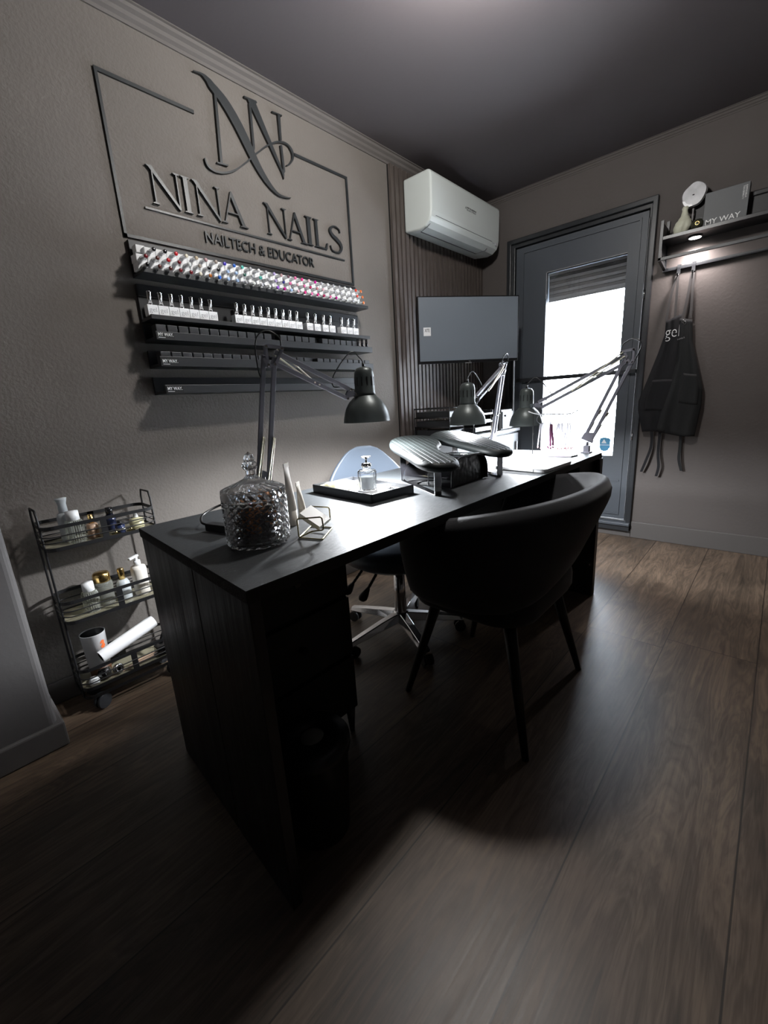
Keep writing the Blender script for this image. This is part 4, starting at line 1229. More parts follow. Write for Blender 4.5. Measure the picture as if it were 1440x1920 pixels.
# padded arm rests
def quilt():
    m = mat('quilted_leather', (0.014, 0.0175, 0.017), 0.58, spec=0.22)
    nt = m.node_tree; N, L = nt.nodes, nt.links
    tc = N.new('ShaderNodeTexCoord'); outs = []
    for a in (0.62, -0.95):
        mp = N.new('ShaderNodeMapping'); mp.inputs['Rotation'].default_value = (0, 0, a)
        L.new(tc.outputs['Object'], mp.inputs[0])
        sx = N.new('ShaderNodeSeparateXYZ'); L.new(mp.outputs[0], sx.inputs[0])
        f = N.new('ShaderNodeMath'); f.operation = 'MULTIPLY'; f.inputs[1].default_value = PI / 0.021; L.new(sx.outputs[0], f.inputs[0])
        s = N.new('ShaderNodeMath'); s.operation = 'SINE'; L.new(f.outputs[0], s.inputs[0])
        ab = N.new('ShaderNodeMath'); ab.operation = 'ABSOLUTE'; L.new(s.outputs[0], ab.inputs[0]); outs.append(ab.outputs[0])
    mn = N.new('ShaderNodeMath'); mn.operation = 'MINIMUM'; L.new(outs[0], mn.inputs[0]); L.new(outs[1], mn.inputs[1])
    pw = N.new('ShaderNodeMath'); pw.operation = 'POWER'; pw.inputs[1].default_value = 0.45; L.new(mn.outputs[0], pw.inputs[0])
    bp = N.new('ShaderNodeBump'); bp.inputs['Strength'].default_value = 1.0; bp.inputs['Distance'].default_value = 0.005
    L.new(pw.outputs[0], bp.inputs['Height']); L.new(bp.outputs[0], N['Principled BSDF'].inputs['Normal'])
quilt()
PAD1 = [(-1.12, 1.255), (-1.185, 1.34), (-1.208, 1.437), (-1.165, 1.515), (-1.105, 1.525), (-1.045, 1.480), (-0.981, 1.410), (-0.948, 1.345), (-0.880, 1.265), (-0.790, 1.205), (-0.730, 1.145), (-0.722, 1.085), (-0.755, 1.040), (-0.815, 1.045), (-0.880, 1.088), (-0.968, 1.145), (-1.048, 1.195)]
PAD2 = [(-1.150, 1.560), (-1.190, 1.660), (-1.180, 1.741), (-1.110, 1.770), (-0.994, 1.722), (-0.869, 1.630), (-0.770, 1.548), (-0.715, 1.485), (-0.722, 1.425), (-0.780, 1.405), (-0.870, 1.440), (-0.960, 1.475), (-1.030, 1.490), (-1.095, 1.505)]
def pad_rest(poly, legs, label, T=0.029, cc=None):
    t = thing('arm_rest', label, 'arm rest', (legs[0][0], legs[0][1], ZT), 'quilted arm rests on the desk')
    P = cspline([Vector((a, b, 0)) for a, b in poly], 5)
    n = len(P)
    def zt(p): return 0.862 - 0.095 * (p.x + 0.75)
    def inset(P, d):
        out = []
        for i in range(n):
            e = (P[(i + 1) % n] - P[i - 1]).normalized()
            nn = Vector((e.y, -e.x, 0))
            out.append(P[i] - nn * d)
        return out
    area = sum(P[i].x * P[(i + 1) % n].y - P[(i + 1) % n].x * P[i].y for i in range(n))
    sg = 1 if area > 0 else -1
    rings = [(0.012, -T), (0.004, -T + 0.004), (0.0, -T + 0.012), (0.0, -0.012), (0.004, -0.004), (0.011, 0.0)]
    vs = []; fs = []
    for d, dz in rings:
        for p in inset(P, d * sg): vs.append((p.x, p.y, zt(p) + dz))
    for i in range(len(rings) - 1):
        for k in range(n): fs.append((i * n + k, i * n + (k + 1) % n, (i + 1) * n + (k + 1) % n, (i + 1) * n + k))
    m = MB().add(vs, fs, True); m.add(vs[:n], [tuple(range(n))[::-1]])
    recalc(obj('pad', m, 'black_leather', t))
    top = [Vector(v) for v in vs[-n:]]
    m = MB(); tv = [(p.x, p.y, p.z) for p in top]
    t2 = inset([Vector((p.x, p.y, 0)) for p in top], 0.006 * sg)
    tv += [(p.x, p.y, zt(p) + 0.0018) for p in t2]
    m.add(tv, [(k, (k + 1) % n, (k + 1) % n + n, k + n) for k in range(n)], True)
    m.add(tv[n:], [tuple(range(n))], True)
    recalc(obj('quilted_top', m, 'quilted_leather', t))
    for (ax, ay), (bx, by) in (legs,):
        za = 0.862 - 0.095 * (ax + 0.75) - T + 0.002; zb = 0.862 - 0.095 * (bx + 0.75) - T + 0.002
        d = Vector((bx - ax, by - ay, 0)).normalized()
        m = MB(); w = 0.024; th = 0.004; nn = (-d.y, d.x, 0)
        m.bar((ax, ay, ZT + 0.002), (ax, ay, za), w, th, d).bar((bx, by, ZT + 0.002), (bx, by, zb), w, th, d)
        m.bar((ax, ay, ZT + 0.003), (bx, by, ZT + 0.003), w, th)
        obj('chrome_leg_frame', m, 'chrome', t, bevel=0.0012)
    return t
pad_rest(PAD1, ((-1.050, 1.250), (-0.782, 1.098)), 'quilted black arm rest nearer the tray, tip over the lamp box')
pad_rest(PAD2, ((-1.070, 1.640), (-0.768, 1.486)), 'quilted black arm rest nearer the white tablet')

uv = thing('nail_dryer', 'glossy black nail dryer box under the arm rests', 'nail dryer', (-0.87, 1.33, ZT))
def arch(w, h, k=24):
    P = []
    for i in range(k + 1):
        a = PI * i / k
        P.append((w * math.copysign(abs(math.cos(a)) ** 0.55, math.cos(a)), h * abs(math.sin(a)) ** 0.6))
    return P
cy = 1.325
rings = [(-1.060, 0.060, 0.035), (-1.045, 0.090, 0.066), (-1.00, 0.114, 0.092), (-0.90, 0.120, 0.100), (-0.82, 0.120, 0.100), (-0.802, 0.118, 0.098)]
vs = []; fs = []; K = 25
for x, w, h_ in rings:
    for a, b in arch(w, h_): vs.append((x, cy + a, ZT + 0.003 + b))
for i in range(len(rings) - 1):
    for k in range(K - 1): fs.append((i * K + k, i * K + k + 1, (i + 1) * K + k + 1, (i + 1) * K + k))
m = MB().add(vs, fs, True); m.add(vs[:K], [tuple(range(K))]); m.add(vs, [(i * K, (i + 1) * K, (i + 1) * K + K - 1, i * K + K - 1) for i in range(len(rings) - 1)])
recalc(obj('shell', m, 'black_gloss', uv))
m = MB(); P = [Vector((-0.800, cy + a, ZT + 0.003 + b)) for a, b in arch(0.118, 0.098)]
m.tube(P, 0.005, 8); obj('front_arch', m, 'black_satin', uv)
m = MB(); m.add([(-0.812, cy + a * 0.98, ZT + 0.003 + b * 0.98) for a, b in arch(0.118, 0.098)], [tuple(range(K))])
mat('dimpled_dark', (0.010, 0.010, 0.010), 0.3, bump=0.35, bscale=60, detail=0)
obj('inner_back', m, 'dimpled_dark', uv)
m = MB(); m.tube([(-0.90, cy + a, ZT + 0.003 + b) for a, b in arch(0.1205, 0.1005)], 0.0012, 6); obj('seam', m, 'steel', uv)

tb = thing('tablet', 'white tablet in a case lying on the desk right of the arm rests', 'tablet', (-0.745, 1.74, ZT))
plan = [(-0.868, 1.625), (-0.640, 1.605), (-0.628, 1.865), (-0.856, 1.885)]
def rounded(poly, r, k=5):
    P = []
    n = len(poly)
    for i in range(n):
        a, b, c = Vector((*poly[i - 1], 0)), Vector((*poly[i], 0)), Vector((*poly[(i + 1) % n], 0))
        d1, d2 = (a - b).normalized(), (c - b).normalized()
        for j in range(k + 1):
            t_ = j / k
            P.append(b + d1 * r * (1 - t_) ** 2 + d2 * r * t_ ** 2)
    return [(p.x, p.y) for p in P]
m = MB().prism(rounded(plan, 0.022), (0, 0, ZT + 0.001), (1, 0, 0), (0, 1, 0), (0, 0, 0.014)); obj('case', m, 'white_plastic', tb, bevel=0.002)
m = MB().prism([(-0.85, 1.6205), (-0.69, 1.6065), (-0.69, 1.612), (-0.85, 1.626)], (0, 0, ZT + 0.003), (1, 0, 0), (0, 1, 0), (0, 0, 0.009)); obj('cover_flap', m, 'tray_white', tb)

ss = thing('swatch_stand', 'clear display stand with a wire rod for nail sample rings', 'display stand', (-0.80, 2.08, ZT))
obj('base_plate', MB().prism([(-0.905, 2.045), (-0.70, 2.055), (-0.690, 2.115), (-0.895, 2.115)], (0, 0, ZT), (1, 0, 0), (0, 1, 0), (0, 0, 0.007)), 'acrylic', ss, bevel=0.001)
obj('post', MB().tube([(-0.898, 2.08, ZT + 0.006), (-0.898, 2.08, 0.958)], 0.0025, 8), 'cable', ss)
obj('rod', MB().tube(spline([(-0.925, 2.08, 0.966), (-0.898, 2.08, 0.957), (-0.86, 2.08, 0.951), (-0.80, 2.08, 0.950), (-0.73, 2.08, 0.950), (-0.712, 2.08, 0.953), (-0.688, 2.08, 0.966)], 5), 0.0028, 8), 'steel', ss)
rnd = random.Random(5)
for i, (x, r, n, lb, tipm) in enumerate(((-0.858, 0.021, 3, 'leftmost fan of clear nail samples with a pink tip', 'tip_pink'), (-0.812, 0.018, 5, 'second fan of nail samples with a dark purple strip', 'tip_purple'),
                                     (-0.765, 0.022, 11, 'widest fan of clear nail samples with rosy tips', 'tip_pink'), (-0.728, 0.022, 5, 'rightmost fan of clear nail samples with rosy tips', 'tip_pink'))):
    t = thing('nail_sample_fan', lb + ', on the wire rod', 'nail samples', (x, 2.08, 0.95), 'nail sample fans on the wire rod')
    cz = 0.950 - r - 0.001
    tilt = (0.3, 0.9, 0.15, 0.25)[i]
    m = MB().tube([(x + r * math.cos(a) * math.cos(tilt), 2.08 + r * math.cos(a) * math.sin(tilt), cz + r * math.sin(a)) for a in [2 * PI * k / 28 for k in range(28)]], 0.0016, 6, closed=True)
    obj('ring', m, 'arm_grey', t)
    a_ = MB(); b_ = MB()
    for k in range(n):
        s_ = (k / (n - 1) - 0.5)
        sx = s_ * (0.03, 0.032, 0.085, 0.05)[i]; sy = rnd.uniform(-0.01, 0.01)
        top_ = Vector((x + sx * 0.35, 2.08 + sy, cz - r + 0.001)); bot = Vector((x + sx, 2.08 + sy * 1.4, 0.795 + abs(s_) * 0.012))
        if i == 1 and k in (3, 4): b_.bar(top_ + Vector((0, 0, -0.01)), bot, 0.009, 0.002, (0, 1, 0))
        else: a_.bar(top_, bot, 0.006, 0.0012, (0, 1, 0))
        b_.sphere(bot + Vector((0, 0, -0.008)), 0.0042, 8, 6, sy=0.5, sz=1.6)
    obj('sample_sticks', a_, 'tip_clear', t); obj('sample_tips', b_, tipm, t)

# plug and cable at the left desk edge
ad = thing('power_adapter', 'black power plug with looped cable behind the crystal jar', 'power adapter', (-1.03, 0.49, ZT))
m = MB().bar((-1.078, 0.478, ZT + 0.011), (-0.985, 0.500, ZT + 0.011), 0.026, 0.020)
obj('plug_body', m, 'black_matte', ad, bevel=0.002)
m = MB().tube(spline([(-1.075, 0.478, ZT + 0.014), (-1.10, 0.47, ZT + 0.02), (-1.15, 0.50, ZT + 0.028), (-1.165, 0.56, ZT + 0.040), (-1.12, 0.62, ZT + 0.055), (-1.07, 0.66, ZT + 0.045), (-1.15, 0.74, ZT + 0.02), (-1.24, 0.78, ZT + 0.006)], 8), 0.0032, 8)
obj('cable', m, 'cable', ad)

# ------------------------------------------------------------------ velvet armchair
ch = thing('tub_armchair', 'black velvet tub armchair with splayed legs on the near side of the desk', 'chair', (-0.67, 1.28, 0))
def shell_pt(u, v):
    """u along the wrap from near arm to far arm, v from bottom to top"""
    s = u * 2 - 1
    w = 0.245 + 0.130 * v ** 0.8; cy = 1.285 + 0.030 * v
    cx = -0.70; ax = 0.215 + 0.100 * v
    xf = -0.865 + 0.02 * v
    lim = 0.30
    if abs(s) > 1 - lim:
        k = (abs(s) - (1 - lim)) / lim
        x = cx + (xf - cx) * k; y = w * (1 - 0.10 * k * k)
    else:
        a = PI / 2 * abs(s) / (1 - lim)
        x = cx + ax * abs(math.cos(a)) ** (2 / 2.5); y = w * abs(math.sin(a)) ** (2 / 2.5)
    y = cy + math.copysign(y, s)
    b = math.cos(PI / 2 * min(1, abs(s) * 1.0))
    ztop = 0.655 + 0.125 * (1 - abs(s) ** 2.2)
    zbot = 0.425 + 0.105 * math.sin(PI * max(0.0, min(1.0, (s + 0.38) / 1.38))) ** 1.5
    if abs(s) > 0.93: ztop -= 0.10 * ((abs(s) - 0.93) / 0.07) ** 2
    z = zbot + (ztop - zbot) * v
    return (x, y, z)
m = MB(); m.grid(shell_pt, 64, 14, lambda u, v: -0.050 * max(0.15, (1 - abs(2 * v - 1) ** 7)) ** 0.5 * max(0.25, (1 - abs(2 * u - 1) ** 14)) ** 0.5)
s_ = recalc(obj('back_shell', m, 'velvet', ch))
def rbox_pts(x0, y0, x1, y1, r, k=6):
    P = []
    for cx, cy, a0 in ((x1 - r, y1 - r, 0), (x0 + r, y1 - r, PI / 2), (x0 + r, y0 + r, PI), (x1 - r, y0 + r, 3 * PI / 2)):
        for i in range(k + 1): a = a0 + PI / 2 * i / k; P.append((cx + r * math.cos(a), cy + r * math.sin(a)))
    return P
def cushion(x0, y0, x1, y1, r, z0, z1, e=0.02, k=6):
    m = MB(); rings = [(0.03, z0), (0.008, z0 + e * 0.4), (0, z0 + e), (0, z1 - e), (0.006, z1 - e * 0.4), (0.02, z1 - 0.003), (0.06, z1)]
    vs = []; n = 4 * (k + 1)
    for d, z in rings: vs += [(a, b, z) for a, b in rbox_pts(x0 + d, y0 + d, x1 - d, y1 - d, max(0.01, r - d), k)]
    fs = [(i * n + j, i * n + (j + 1) % n, (i + 1) * n + (j + 1) % n, (i + 1) * n + j) for i in range(len(rings) - 1) for j in range(n)]
    m.add(vs, fs, True); m.add(vs[:n], [tuple(range(n))[::-1]]); m.add(vs[-n:], [tuple(range(n))], True)
    return m
recalc(obj('seat_cushion', cushion(-0.90, 1.03, -0.462, 1.53, 0.12, 0.372, 0.475, 0.03), 'velvet', ch))
for (fx, fy), (tx, ty_) in (((-0.432, 1.013), (-0.535, 1.10)), ((-0.46, 1.55), (-0.53, 1.43)), ((-0.905, 1.045), (-0.80, 1.12)), ((-0.914, 1.518), (-0.80, 1.44))):
    m = MB().cyl((fx, fy, 0), (tx, ty_, 0.40), 0.0105, 16, True, 0.021)
    lg = obj('leg', m, 'chair_leg', ch)

# ------------------------------------------------------------------ work chair on castors
wc = thing('work_chair', 'grey blue leather work chair on a chrome star base behind the desk', 'chair', (-1.175, 1.345, 0))
c = Vector((-1.175, 1.335, 0))
m = MB(); m.lathe([(0, 0.365), (0.12, 0.367), (0.20, 0.382), (0.245, 0.410), (0.255, 0.435), (0.245, 0.462), (0.20, 0.475), (0, 0.478)], c, 40)
obj('seat', m, 'blue_leather', wc)
m = MB(); m.lathe([(0.0, 0.335), (0.08, 0.335), (0.11, 0.366), (0, 0.368)], c, 24); obj('seat_plate', m, 'black_matte', wc)
bd = Vector((-0.92, 0.39, 0)).normalized(); bu = Vector((0.39, 0.92, 0)).normalized()
bc = c + bd * 0.305
def back_fn(u, v):
    a = (u - 0.5) * 2
    v = v * 0.985
    z = 0.50 + 0.357 * v
    hw = 0.225 * (max(0.0, 1 - v ** 2.6)) ** 0.5 * (0.86 + 0.14 * math.sin(PI * min(1, v * 1.2)))
    curve = -0.060 * (a * hw / 0.22) ** 2 + 0.03 * v - 0.02 * v ** 3
    return bc + bu * (a * hw) + bd * (curve + 0.01) + Vector((0, 0, z))
m = MB().grid(back_fn, 28, 24, lambda u, v: 0.045 * max(0.1, 1 - abs(2 * u - 1) ** 4) ** 0.5 * max(0.1, 1 - abs(2 * v - 1) ** 8) ** 0.5)
recalc(obj('backrest', m, 'blue_leather', wc))
m = MB(); m.tube(spline([c + Vector((0, 0, 0.352)), c + bd * 0.20 + Vector((0, 0, 0.352)), c + bd * 0.30 + Vector((0, 0, 0.39)), c + bd * 0.335 + Vector((0, 0, 0.56))], 6), 0.014, 10)
obj('back_bracket', m, 'black_matte', wc)
h0 = Vector((-1.185, 1.345, 0))
m = MB(); m.lathe([(0.030, 0.085), (0.028, 0.12), (0.026, 0.20), (0.024, 0.335), (0, 0.336)], h0, 28); obj('gas_column', m, 'chrome', wc)
m = MB(); m.lathe([(0, 0.07), (0.036, 0.075), (0.040, 0.095), (0.034, 0.118), (0, 0.119)], h0, 28); hub = obj('hub', m, 'chrome', wc)
for k in range(5):
    a = math.radians(-100 + 72 * k)
    d = Vector((math.cos(a), math.sin(a), 0)); s = Vector((-d.y, d.x, 0))
    tip = h0 + d * 0.275 + Vector((0, 0, 0.066))
    m = MB(); vs = []
    for t_, w, zt_, zb in ((0.03, 0.030, 0.116, 0.078), (0.12, 0.027, 0.104, 0.072), (0.22, 0.024, 0.086, 0.062), (0.285, 0.021, 0.074, 0.056), (0.292, 0.010, 0.069, 0.058)):
        p = h0 + d * t_
        vs += [p + s * w + Vector((0, 0, zb)), p + s * w * 0.55 + Vector((0, 0, zt_)), p - s * w * 0.55 + Vector((0, 0, zt_)), p - s * w + Vector((0, 0, zb))]
    fs = []
    for i in range(4):
        for j in range(4): fs.append((i * 4 + j, i * 4 + (j + 1) % 4, (i + 1) * 4 + (j + 1) % 4, (i + 1) * 4 + j))
    fs += [(3, 2, 1, 0), (16, 17, 18, 19)]
    m.add(vs, fs)
    recalc(obj('base_arm', m, 'chrome', wc, bevel=0.003))
    q = h0 + d * 0.272
    cs = MB(); ax = s
    for sg in (-1, 1): cs.cyl(q + ax * sg * 0.008 + Vector((0, 0, 0.025)), q + ax * sg * 0.021 + Vector((0, 0, 0.025)), 0.025, 20)
    cs.cyl(q + Vector((0, 0, 0.02)), q + Vector((0, 0, 0.062)), 0.007, 10)
    obj('castor', cs, 'black_matte', wc)
for (p0, p1) in (((-1.155, 1.18, 0.375), (-1.125, 1.082, 0.335)), ((-1.235, 1.18, 0.375), (-1.195, 1.065, 0.345))):
    p0, p1 = Vector(p0), Vector(p1); dd = (p1 - p0).normalized()
    m = MB().tube([p0 + (p1 - p0) * k / 12 for k in range(13)], [0.0065 if k % 2 else 0.0052 for k in range(13)], 10)
    lv = obj('lever', m, 'black_matte', wc)
    m = MB().lathe([(0, -0.01), (0.009, -0.008), (0.010, 0.0), (0.017, 0.028), (0.018, 0.044), (0.012, 0.054), (0, 0.056)], p1, 16, dd, sy=0.6)
    obj('paddle', m, 'black_matte', lv)

# ------------------------------------------------------------------ slim rolling cart
ct = thing('rolling_cart', 'slim black wire cart with three tiers between the left wall and the desk', 'cart', (-1.82, 0.40, 0))
CX0, CX1, CY0, CY1 = -1.900, -1.742, 0.222, 0.575
def ring_path(z, x0=CX0, x1=CX1, y0=CY0, y1=CY1, r=0.035):
    return [(a, b, z) for a, b in rbox_pts(x0, y0, x1, y1, r, 6)]
def band(z, h, t_=0.0025):
    m = MB(); A = ring_path(0); n = len(A); B = [(a, b) for a, b in rbox_pts(CX0 + t_, CY0 + t_, CX1 - t_, CY1 - t_, 0.033, 6)]
    vs = [(a, b, z) for a, b, _ in A] + [(a, b, z + h) for a, b, _ in A] + [(a, b, z + h) for a, b in B] + [(a, b, z) for a, b in B]
    fs = [(i * n + j, i * n + (j + 1) % n, ((i + 1) % 4) * n + (j + 1) % n, ((i + 1) % 4) * n + j) for i in range(4) for j in range(n)]
    return m.add(vs, fs)
tiers = ((0.628, 0.715), (0.358, 0.445), (0.088, 0.176))
for zi, (z0, z1) in enumerate(tiers):
    tr_ = MB(); b1 = band(z0, 0.013); b2 = band(z1 - 0.012, 0.012)
    tr_.add(b1.v, b1.f); tr_.add(b2.v, b2.f)
    for zz in (z0 + 0.030, z0 + 0.050): tr_.tube(ring_path(zz), 0.0022, 6, closed=True)
    for yy in ((CY0 + CY1) / 2,):
        for xx in (CX0, CX1 - 0.0025): tr_.box(xx, yy - 0.010, z0, xx + 0.0025, yy + 0.010, z1)
    t_ = obj('wire_tier', tr_, 'mesh_black', ct)
    gl = MB().prism(rbox_pts(CX0 + 0.003, CY0 + 0.003, CX1 - 0.003, CY1 - 0.003, 0.033, 6), (0, 0, z0 + 0.004), (1, 0, 0), (0, 1, 0), (0, 0, 0.004))
    obj('tray_floor', gl, 'tray_floor', t_)
for yy in (CY0, CY1):
    m = MB()
    pts = [(CX0 + 0.030, yy, 0.06), (CX0 + 0.030, yy, 0.745), (CX0 + 0.040, yy, 0.770), (CX1 - 0.040, yy, 0.770), (CX1 - 0.030, yy, 0.745), (CX1 - 0.030, yy, 0.06)]
    pts = spline([pts[0], (pts[0][0], yy, 0.4), pts[1]], 2) + spline(pts[2:4], 1) + spline([pts[4], (pts[4][0], yy, 0.4), pts[5]], 2)
    m.tube(pts, 0.0035, 8)
    obj('end_frame', m, 'mesh_black', ct)
m = MB(); bnd = band(0.055, 0.012); m.add(bnd.v, bnd.f); obj('base_frame', m, 'mesh_black', ct)
for (x, y, a) in ((-1.755, 0.27, 0.5), (-1.885, 0.27, 0.1), (-1.755, 0.535, 0.3), (-1.885, 0.535, 0.2)):
    d = Vector((math.cos(a), math.sin(a), 0)); p = Vector((x, y, 0.027)); m = MB()
    for sg in (-1, 1): m.cyl(p + d * 0.004 * sg, p + d * 0.014 * sg, 0.027, 22)
    m.cyl(p, p + Vector((0, 0, 0.034)), 0.006, 10); m.box(x - 0.010, y - 0.010, 0.054, x + 0.010, y + 0.010, 0.060)
    obj('castor', m, 'wheel_grey', ct)

def bottle(name, label, cat, c, prof, material, caps, group=None, smooth=True, seg=24):
    c = Vector(c); t = thing(name, label, cat, c, group)
    o = obj('bottle_body' if 'jar' not in name else 'jar_body', MB().lathe(prof, c, seg, smooth=smooth), material, t)
    recalc(o)
    for nm, pr, mt in caps: obj(nm, MB().lathe(pr, c, 24), mt, t)
    return t
T1, T2, T3 = 0.6362, 0.3662, 0.0962
bottle('lotion_bottle', 'tall frosted bottle with a pale pump head on the cart top tier', 'bottle', (-1.835, 0.308, T1),
       [(0, 0), (0.022, 0), (0.024, 0.004), (0.024, 0.085), (0.020, 0.100), (0.010, 0.106), (0, 0.106)], 'frosted',
       [('pump_head', [(0, 0.104), (0.014, 0.105), (0.013, 0.135), (0.017, 0.150), (0.018, 0.155), (0, 0.156)], 'frosted')])
def ribbed(name, label, c, h, r, capm):
    c = Vector(c); t = thing(name, label, 'bottle', c)
    n = 48; vs = []; fs = []
    pr = [(r * 0.92, 0.0, 0), (r, 0.004, 1), (r, h * 0.86, 1), (r * 0.85, h, 1), (r * 0.4, h * 1.03, 0), (r * 0.38, h * 1.06, 0)]
    for rr, z, f in pr:
        for k in range(n):
            q = rr * (1 + f * 0.035 * (1 if k % 2 else -1)); a = 2 * PI * k / n
            vs.append(c + Vector((q * math.cos(a), q * math.sin(a), z)))
    for i in range(len(pr) - 1):
        for k in range(n): fs.append((i * n + k, i * n + (k + 1) % n, (i + 1) * n + (k + 1) % n, (i + 1) * n + k))
    fs += [tuple(range(n))[::-1], tuple(range((len(pr) - 1) * n, len(pr) * n))]
    recalc(obj('bottle_body', MB().add(vs, fs), 'clear_liquid', t))
    obj('cap', MB().lathe([(r * 0.70, h * 1.01), (r * 0.74, h * 1.02), (r * 0.72, h * 1.42), (0, h * 1.43)], c, 24), capm, t)
    return t
ribbed('ribbed_bottle', 'ribbed clear glass bottle with a white cap on the cart top tier', (-1.790, 0.322, T1), 0.078, 0.027, 'white_plastic')
bottle('serum_bottle', 'small peach bottle with a gold cap on the cart top tier', 'bottle', (-1.800, 0.375, T1), [(0, 0), (0.018, 0), (0.018, 0.048), (0.014, 0.053), (0, 0.053)], 'peach',
       [('gold_cap', [(0, 0.052), (0.0085, 0.053), (0.0085, 0.085), (0, 0.086)], 'gold')])
bottle('white_stopper_bottle', 'tiny bottle with a white rounded stopper beside the peach bottle', 'bottle', (-1.775, 0.400, T1), [(0, 0), (0.012, 0), (0.012, 0.045), (0, 0.048)], 'beige',
       [('stopper', [(0, 0.047), (0.007, 0.048), (0.006, 0.064), (0, 0.066)], 'white_plastic')])
bottle('dark_bottle', 'tall square-shouldered black bottle at the middle of the cart top tier', 'bottle', (-1.835, 0.445, T1), [(0, 0), (0.017, 0), (0.017, 0.060), (0.011, 0.064), (0, 0.064)], 'navy',
       [('black_cap', [(0, 0.063), (0.012, 0.064), (0.012, 0.092), (0, 0.093)], 'black_gloss')])
bottle('ink_bottle', 'short navy bottle with a white label stripe on the cart top tier', 'bottle', (-1.775, 0.455, T1), [(0, 0), (0.016, 0), (0.016, 0.030), (0, 0.032)], 'navy',
       [('label_stripe', [(0.0162, 0.012), (0.0164, 0.012), (0.0164, 0.018), (0.0162, 0.018)], 'white_paper'), ('cap', [(0, 0.031), (0.009, 0.032), (0.009, 0.044), (0, 0.045)], 'black_gloss')])
bottle('cuticle_jar', 'squat pale yellow bottle with a white pointed stopper on the cart top tier', 'bottle', (-1.800, 0.520, T1), [(0, 0), (0.024, 0), (0.025, 0.004), (0.025, 0.034), (0.010, 0.040), (0, 0.040)], 'pale_yellow',
       [('stopper', [(0, 0.039), (0.010, 0.040), (0.007, 0.052), (0.004, 0.062), (0, 0.063)], 'white_plastic')])
for i, (y, lb) in enumerate(((0.435, 'left'), (0.485, 'right'))):
    t = thing('brass_clip', 'small brass clip lying at the front of the cart top tier, %s of two' % lb, 'clip', (-1.762, y, T1), 'brass clips on the cart')
    m = MB().bar((-1.764, y - 0.014, T1 + 0.004), (-1.758, y + 0.014, T1 + 0.004), 0.006, 0.006); obj('blade', m, 'brass', t)
    obj('hinge', MB().cyl((-1.761, y, T1 + 0.006), (-1.761, y, T1 + 0.013), 0.005, 10), 'brass', t)
ribbed('ribbed_bottle', 'ribbed clear glass bottle with a white cap on the cart middle tier', (-1.800, 0.318, T2), 0.078, 0.026, 'white_plastic')
bottle('glass_jar', 'wide glass jar with a domed gold lid on the cart middle tier', 'jar', (-1.832, 0.372, T2), [(0, 0), (0.030, 0), (0.032, 0.005), (0.032, 0.080), (0.027, 0.090), (0, 0.090)], 'clear_liquid',
       [('gold_lid', [(0, 0.089), (0.028, 0.090), (0.029, 0.094), (0.0285, 0.118), (0.024, 0.125), (0, 0.127)], 'gold')])
bottle('frosted_bottle', 'frosted bottle with a tall gold cap on the cart middle tier', 'bottle', (-1.812, 0.433, T2), [(0, 0), (0.021, 0), (0.023, 0.004), (0.023, 0.066), (0.016, 0.080), (0, 0.082)], 'frosted',
       [('gold_cap', [(0, 0.081), (0.0115, 0.082), (0.0115, 0.122), (0.010, 0.125), (0, 0.126)], 'gold')])
t = bottle('pump_dispenser', 'cream lotion pump bottle on the cart middle tier beside the desk', 'bottle', (-1.805, 0.493, T2), [(0, 0), (0.024, 0), (0.027, 0.004), (0.028, 0.105), (0.025, 0.116), (0.012, 0.120), (0, 0.120)], 'cream',
       [('collar', [(0, 0.119), (0.013, 0.120), (0.012, 0.140), (0.005, 0.142), (0.005, 0.156), (0, 0.157)], 'white_plastic')])
obj('nozzle', MB().bar((-1.805, 0.500, T2 + 0.160), (-1.790, 0.462, T2 + 0.155), 0.014, 0.009), 'white_plastic', t, bevel=0.003)

mug = thing('metal_cup', 'white metal cup with an orange emblem standing on the cart bottom tier', 'cup', (-1.835, 0.300, T3))
c = Vector((-1.835, 0.302, T3 + 0.0005)); R0, R1, HH = 0.035, 0.041, 0.172
m = MB().lathe([(0, 0), (R0, 0), (R0 + 0.001, 0.035), (R0, 0.0351), (0, 0.036)], c, 32); obj('wood_base', m, 'brown_wood', mug)
m = MB().lathe([(R0 + 0.001, 0.0355), (R1, HH), (R1 + 0.001, HH + 0.001), (R1 - 0.001, HH + 0.001), (R0 - 0.001, 0.045), (0, 0.044)], c, 32); obj('cup_wall', m, 'white_plastic', mug)
m = MB().lathe([(R0 - 0.0015, 0.046), (R1 - 0.0018, HH - 0.002)], c, 32); m.f = m.f[:32]; m.s = m.s[:32]; obj('steel_lining', m, 'steel', mug)
a0_ = math.radians(14)
def bend(x, y, zb=0.0, r_=0.0):
    a = a0_ + x / 0.0395
    r = R0 + (R1 - R0) * ((zb + y) / HH) + 0.0006 + r_
    return ((c.x + r * math.cos(a), c.y + r * math.sin(a), c.z + zb + y), (math.cos(a), math.sin(a), 0))
m = MB()
cr = [(0.005, 0.028), (0.012, 0.034), (0.020, 0.030), (0.019, 0.018), (0.022, 0.008), (0.016, 0.0), (0.007, 0.002), (0.004, 0.010), (0.010, 0.016), (0.011, 0.022), (0.004, 0.020)]
P = [bend(x - 0.004, y, 0.112) for x, y in cr]
m.add([p[0] for p in P] + [Vector(p[0]) + Vector(p[1]) * 0.0006 for p in P], [tuple(range(len(P))), tuple(range(len(P), 2 * len(P)))]); obj('orange_emblem', m, 'ink_orange', mug)
m = MB(); text_on(m, 'JOHN', (0, 0, 0), U, V, width=0.028, height=0.011, bold=0.02, bend=lambda x, y: bend(x - 0.006, y, 0.093)); obj('cup_lettering', m, 'ink_black', mug)

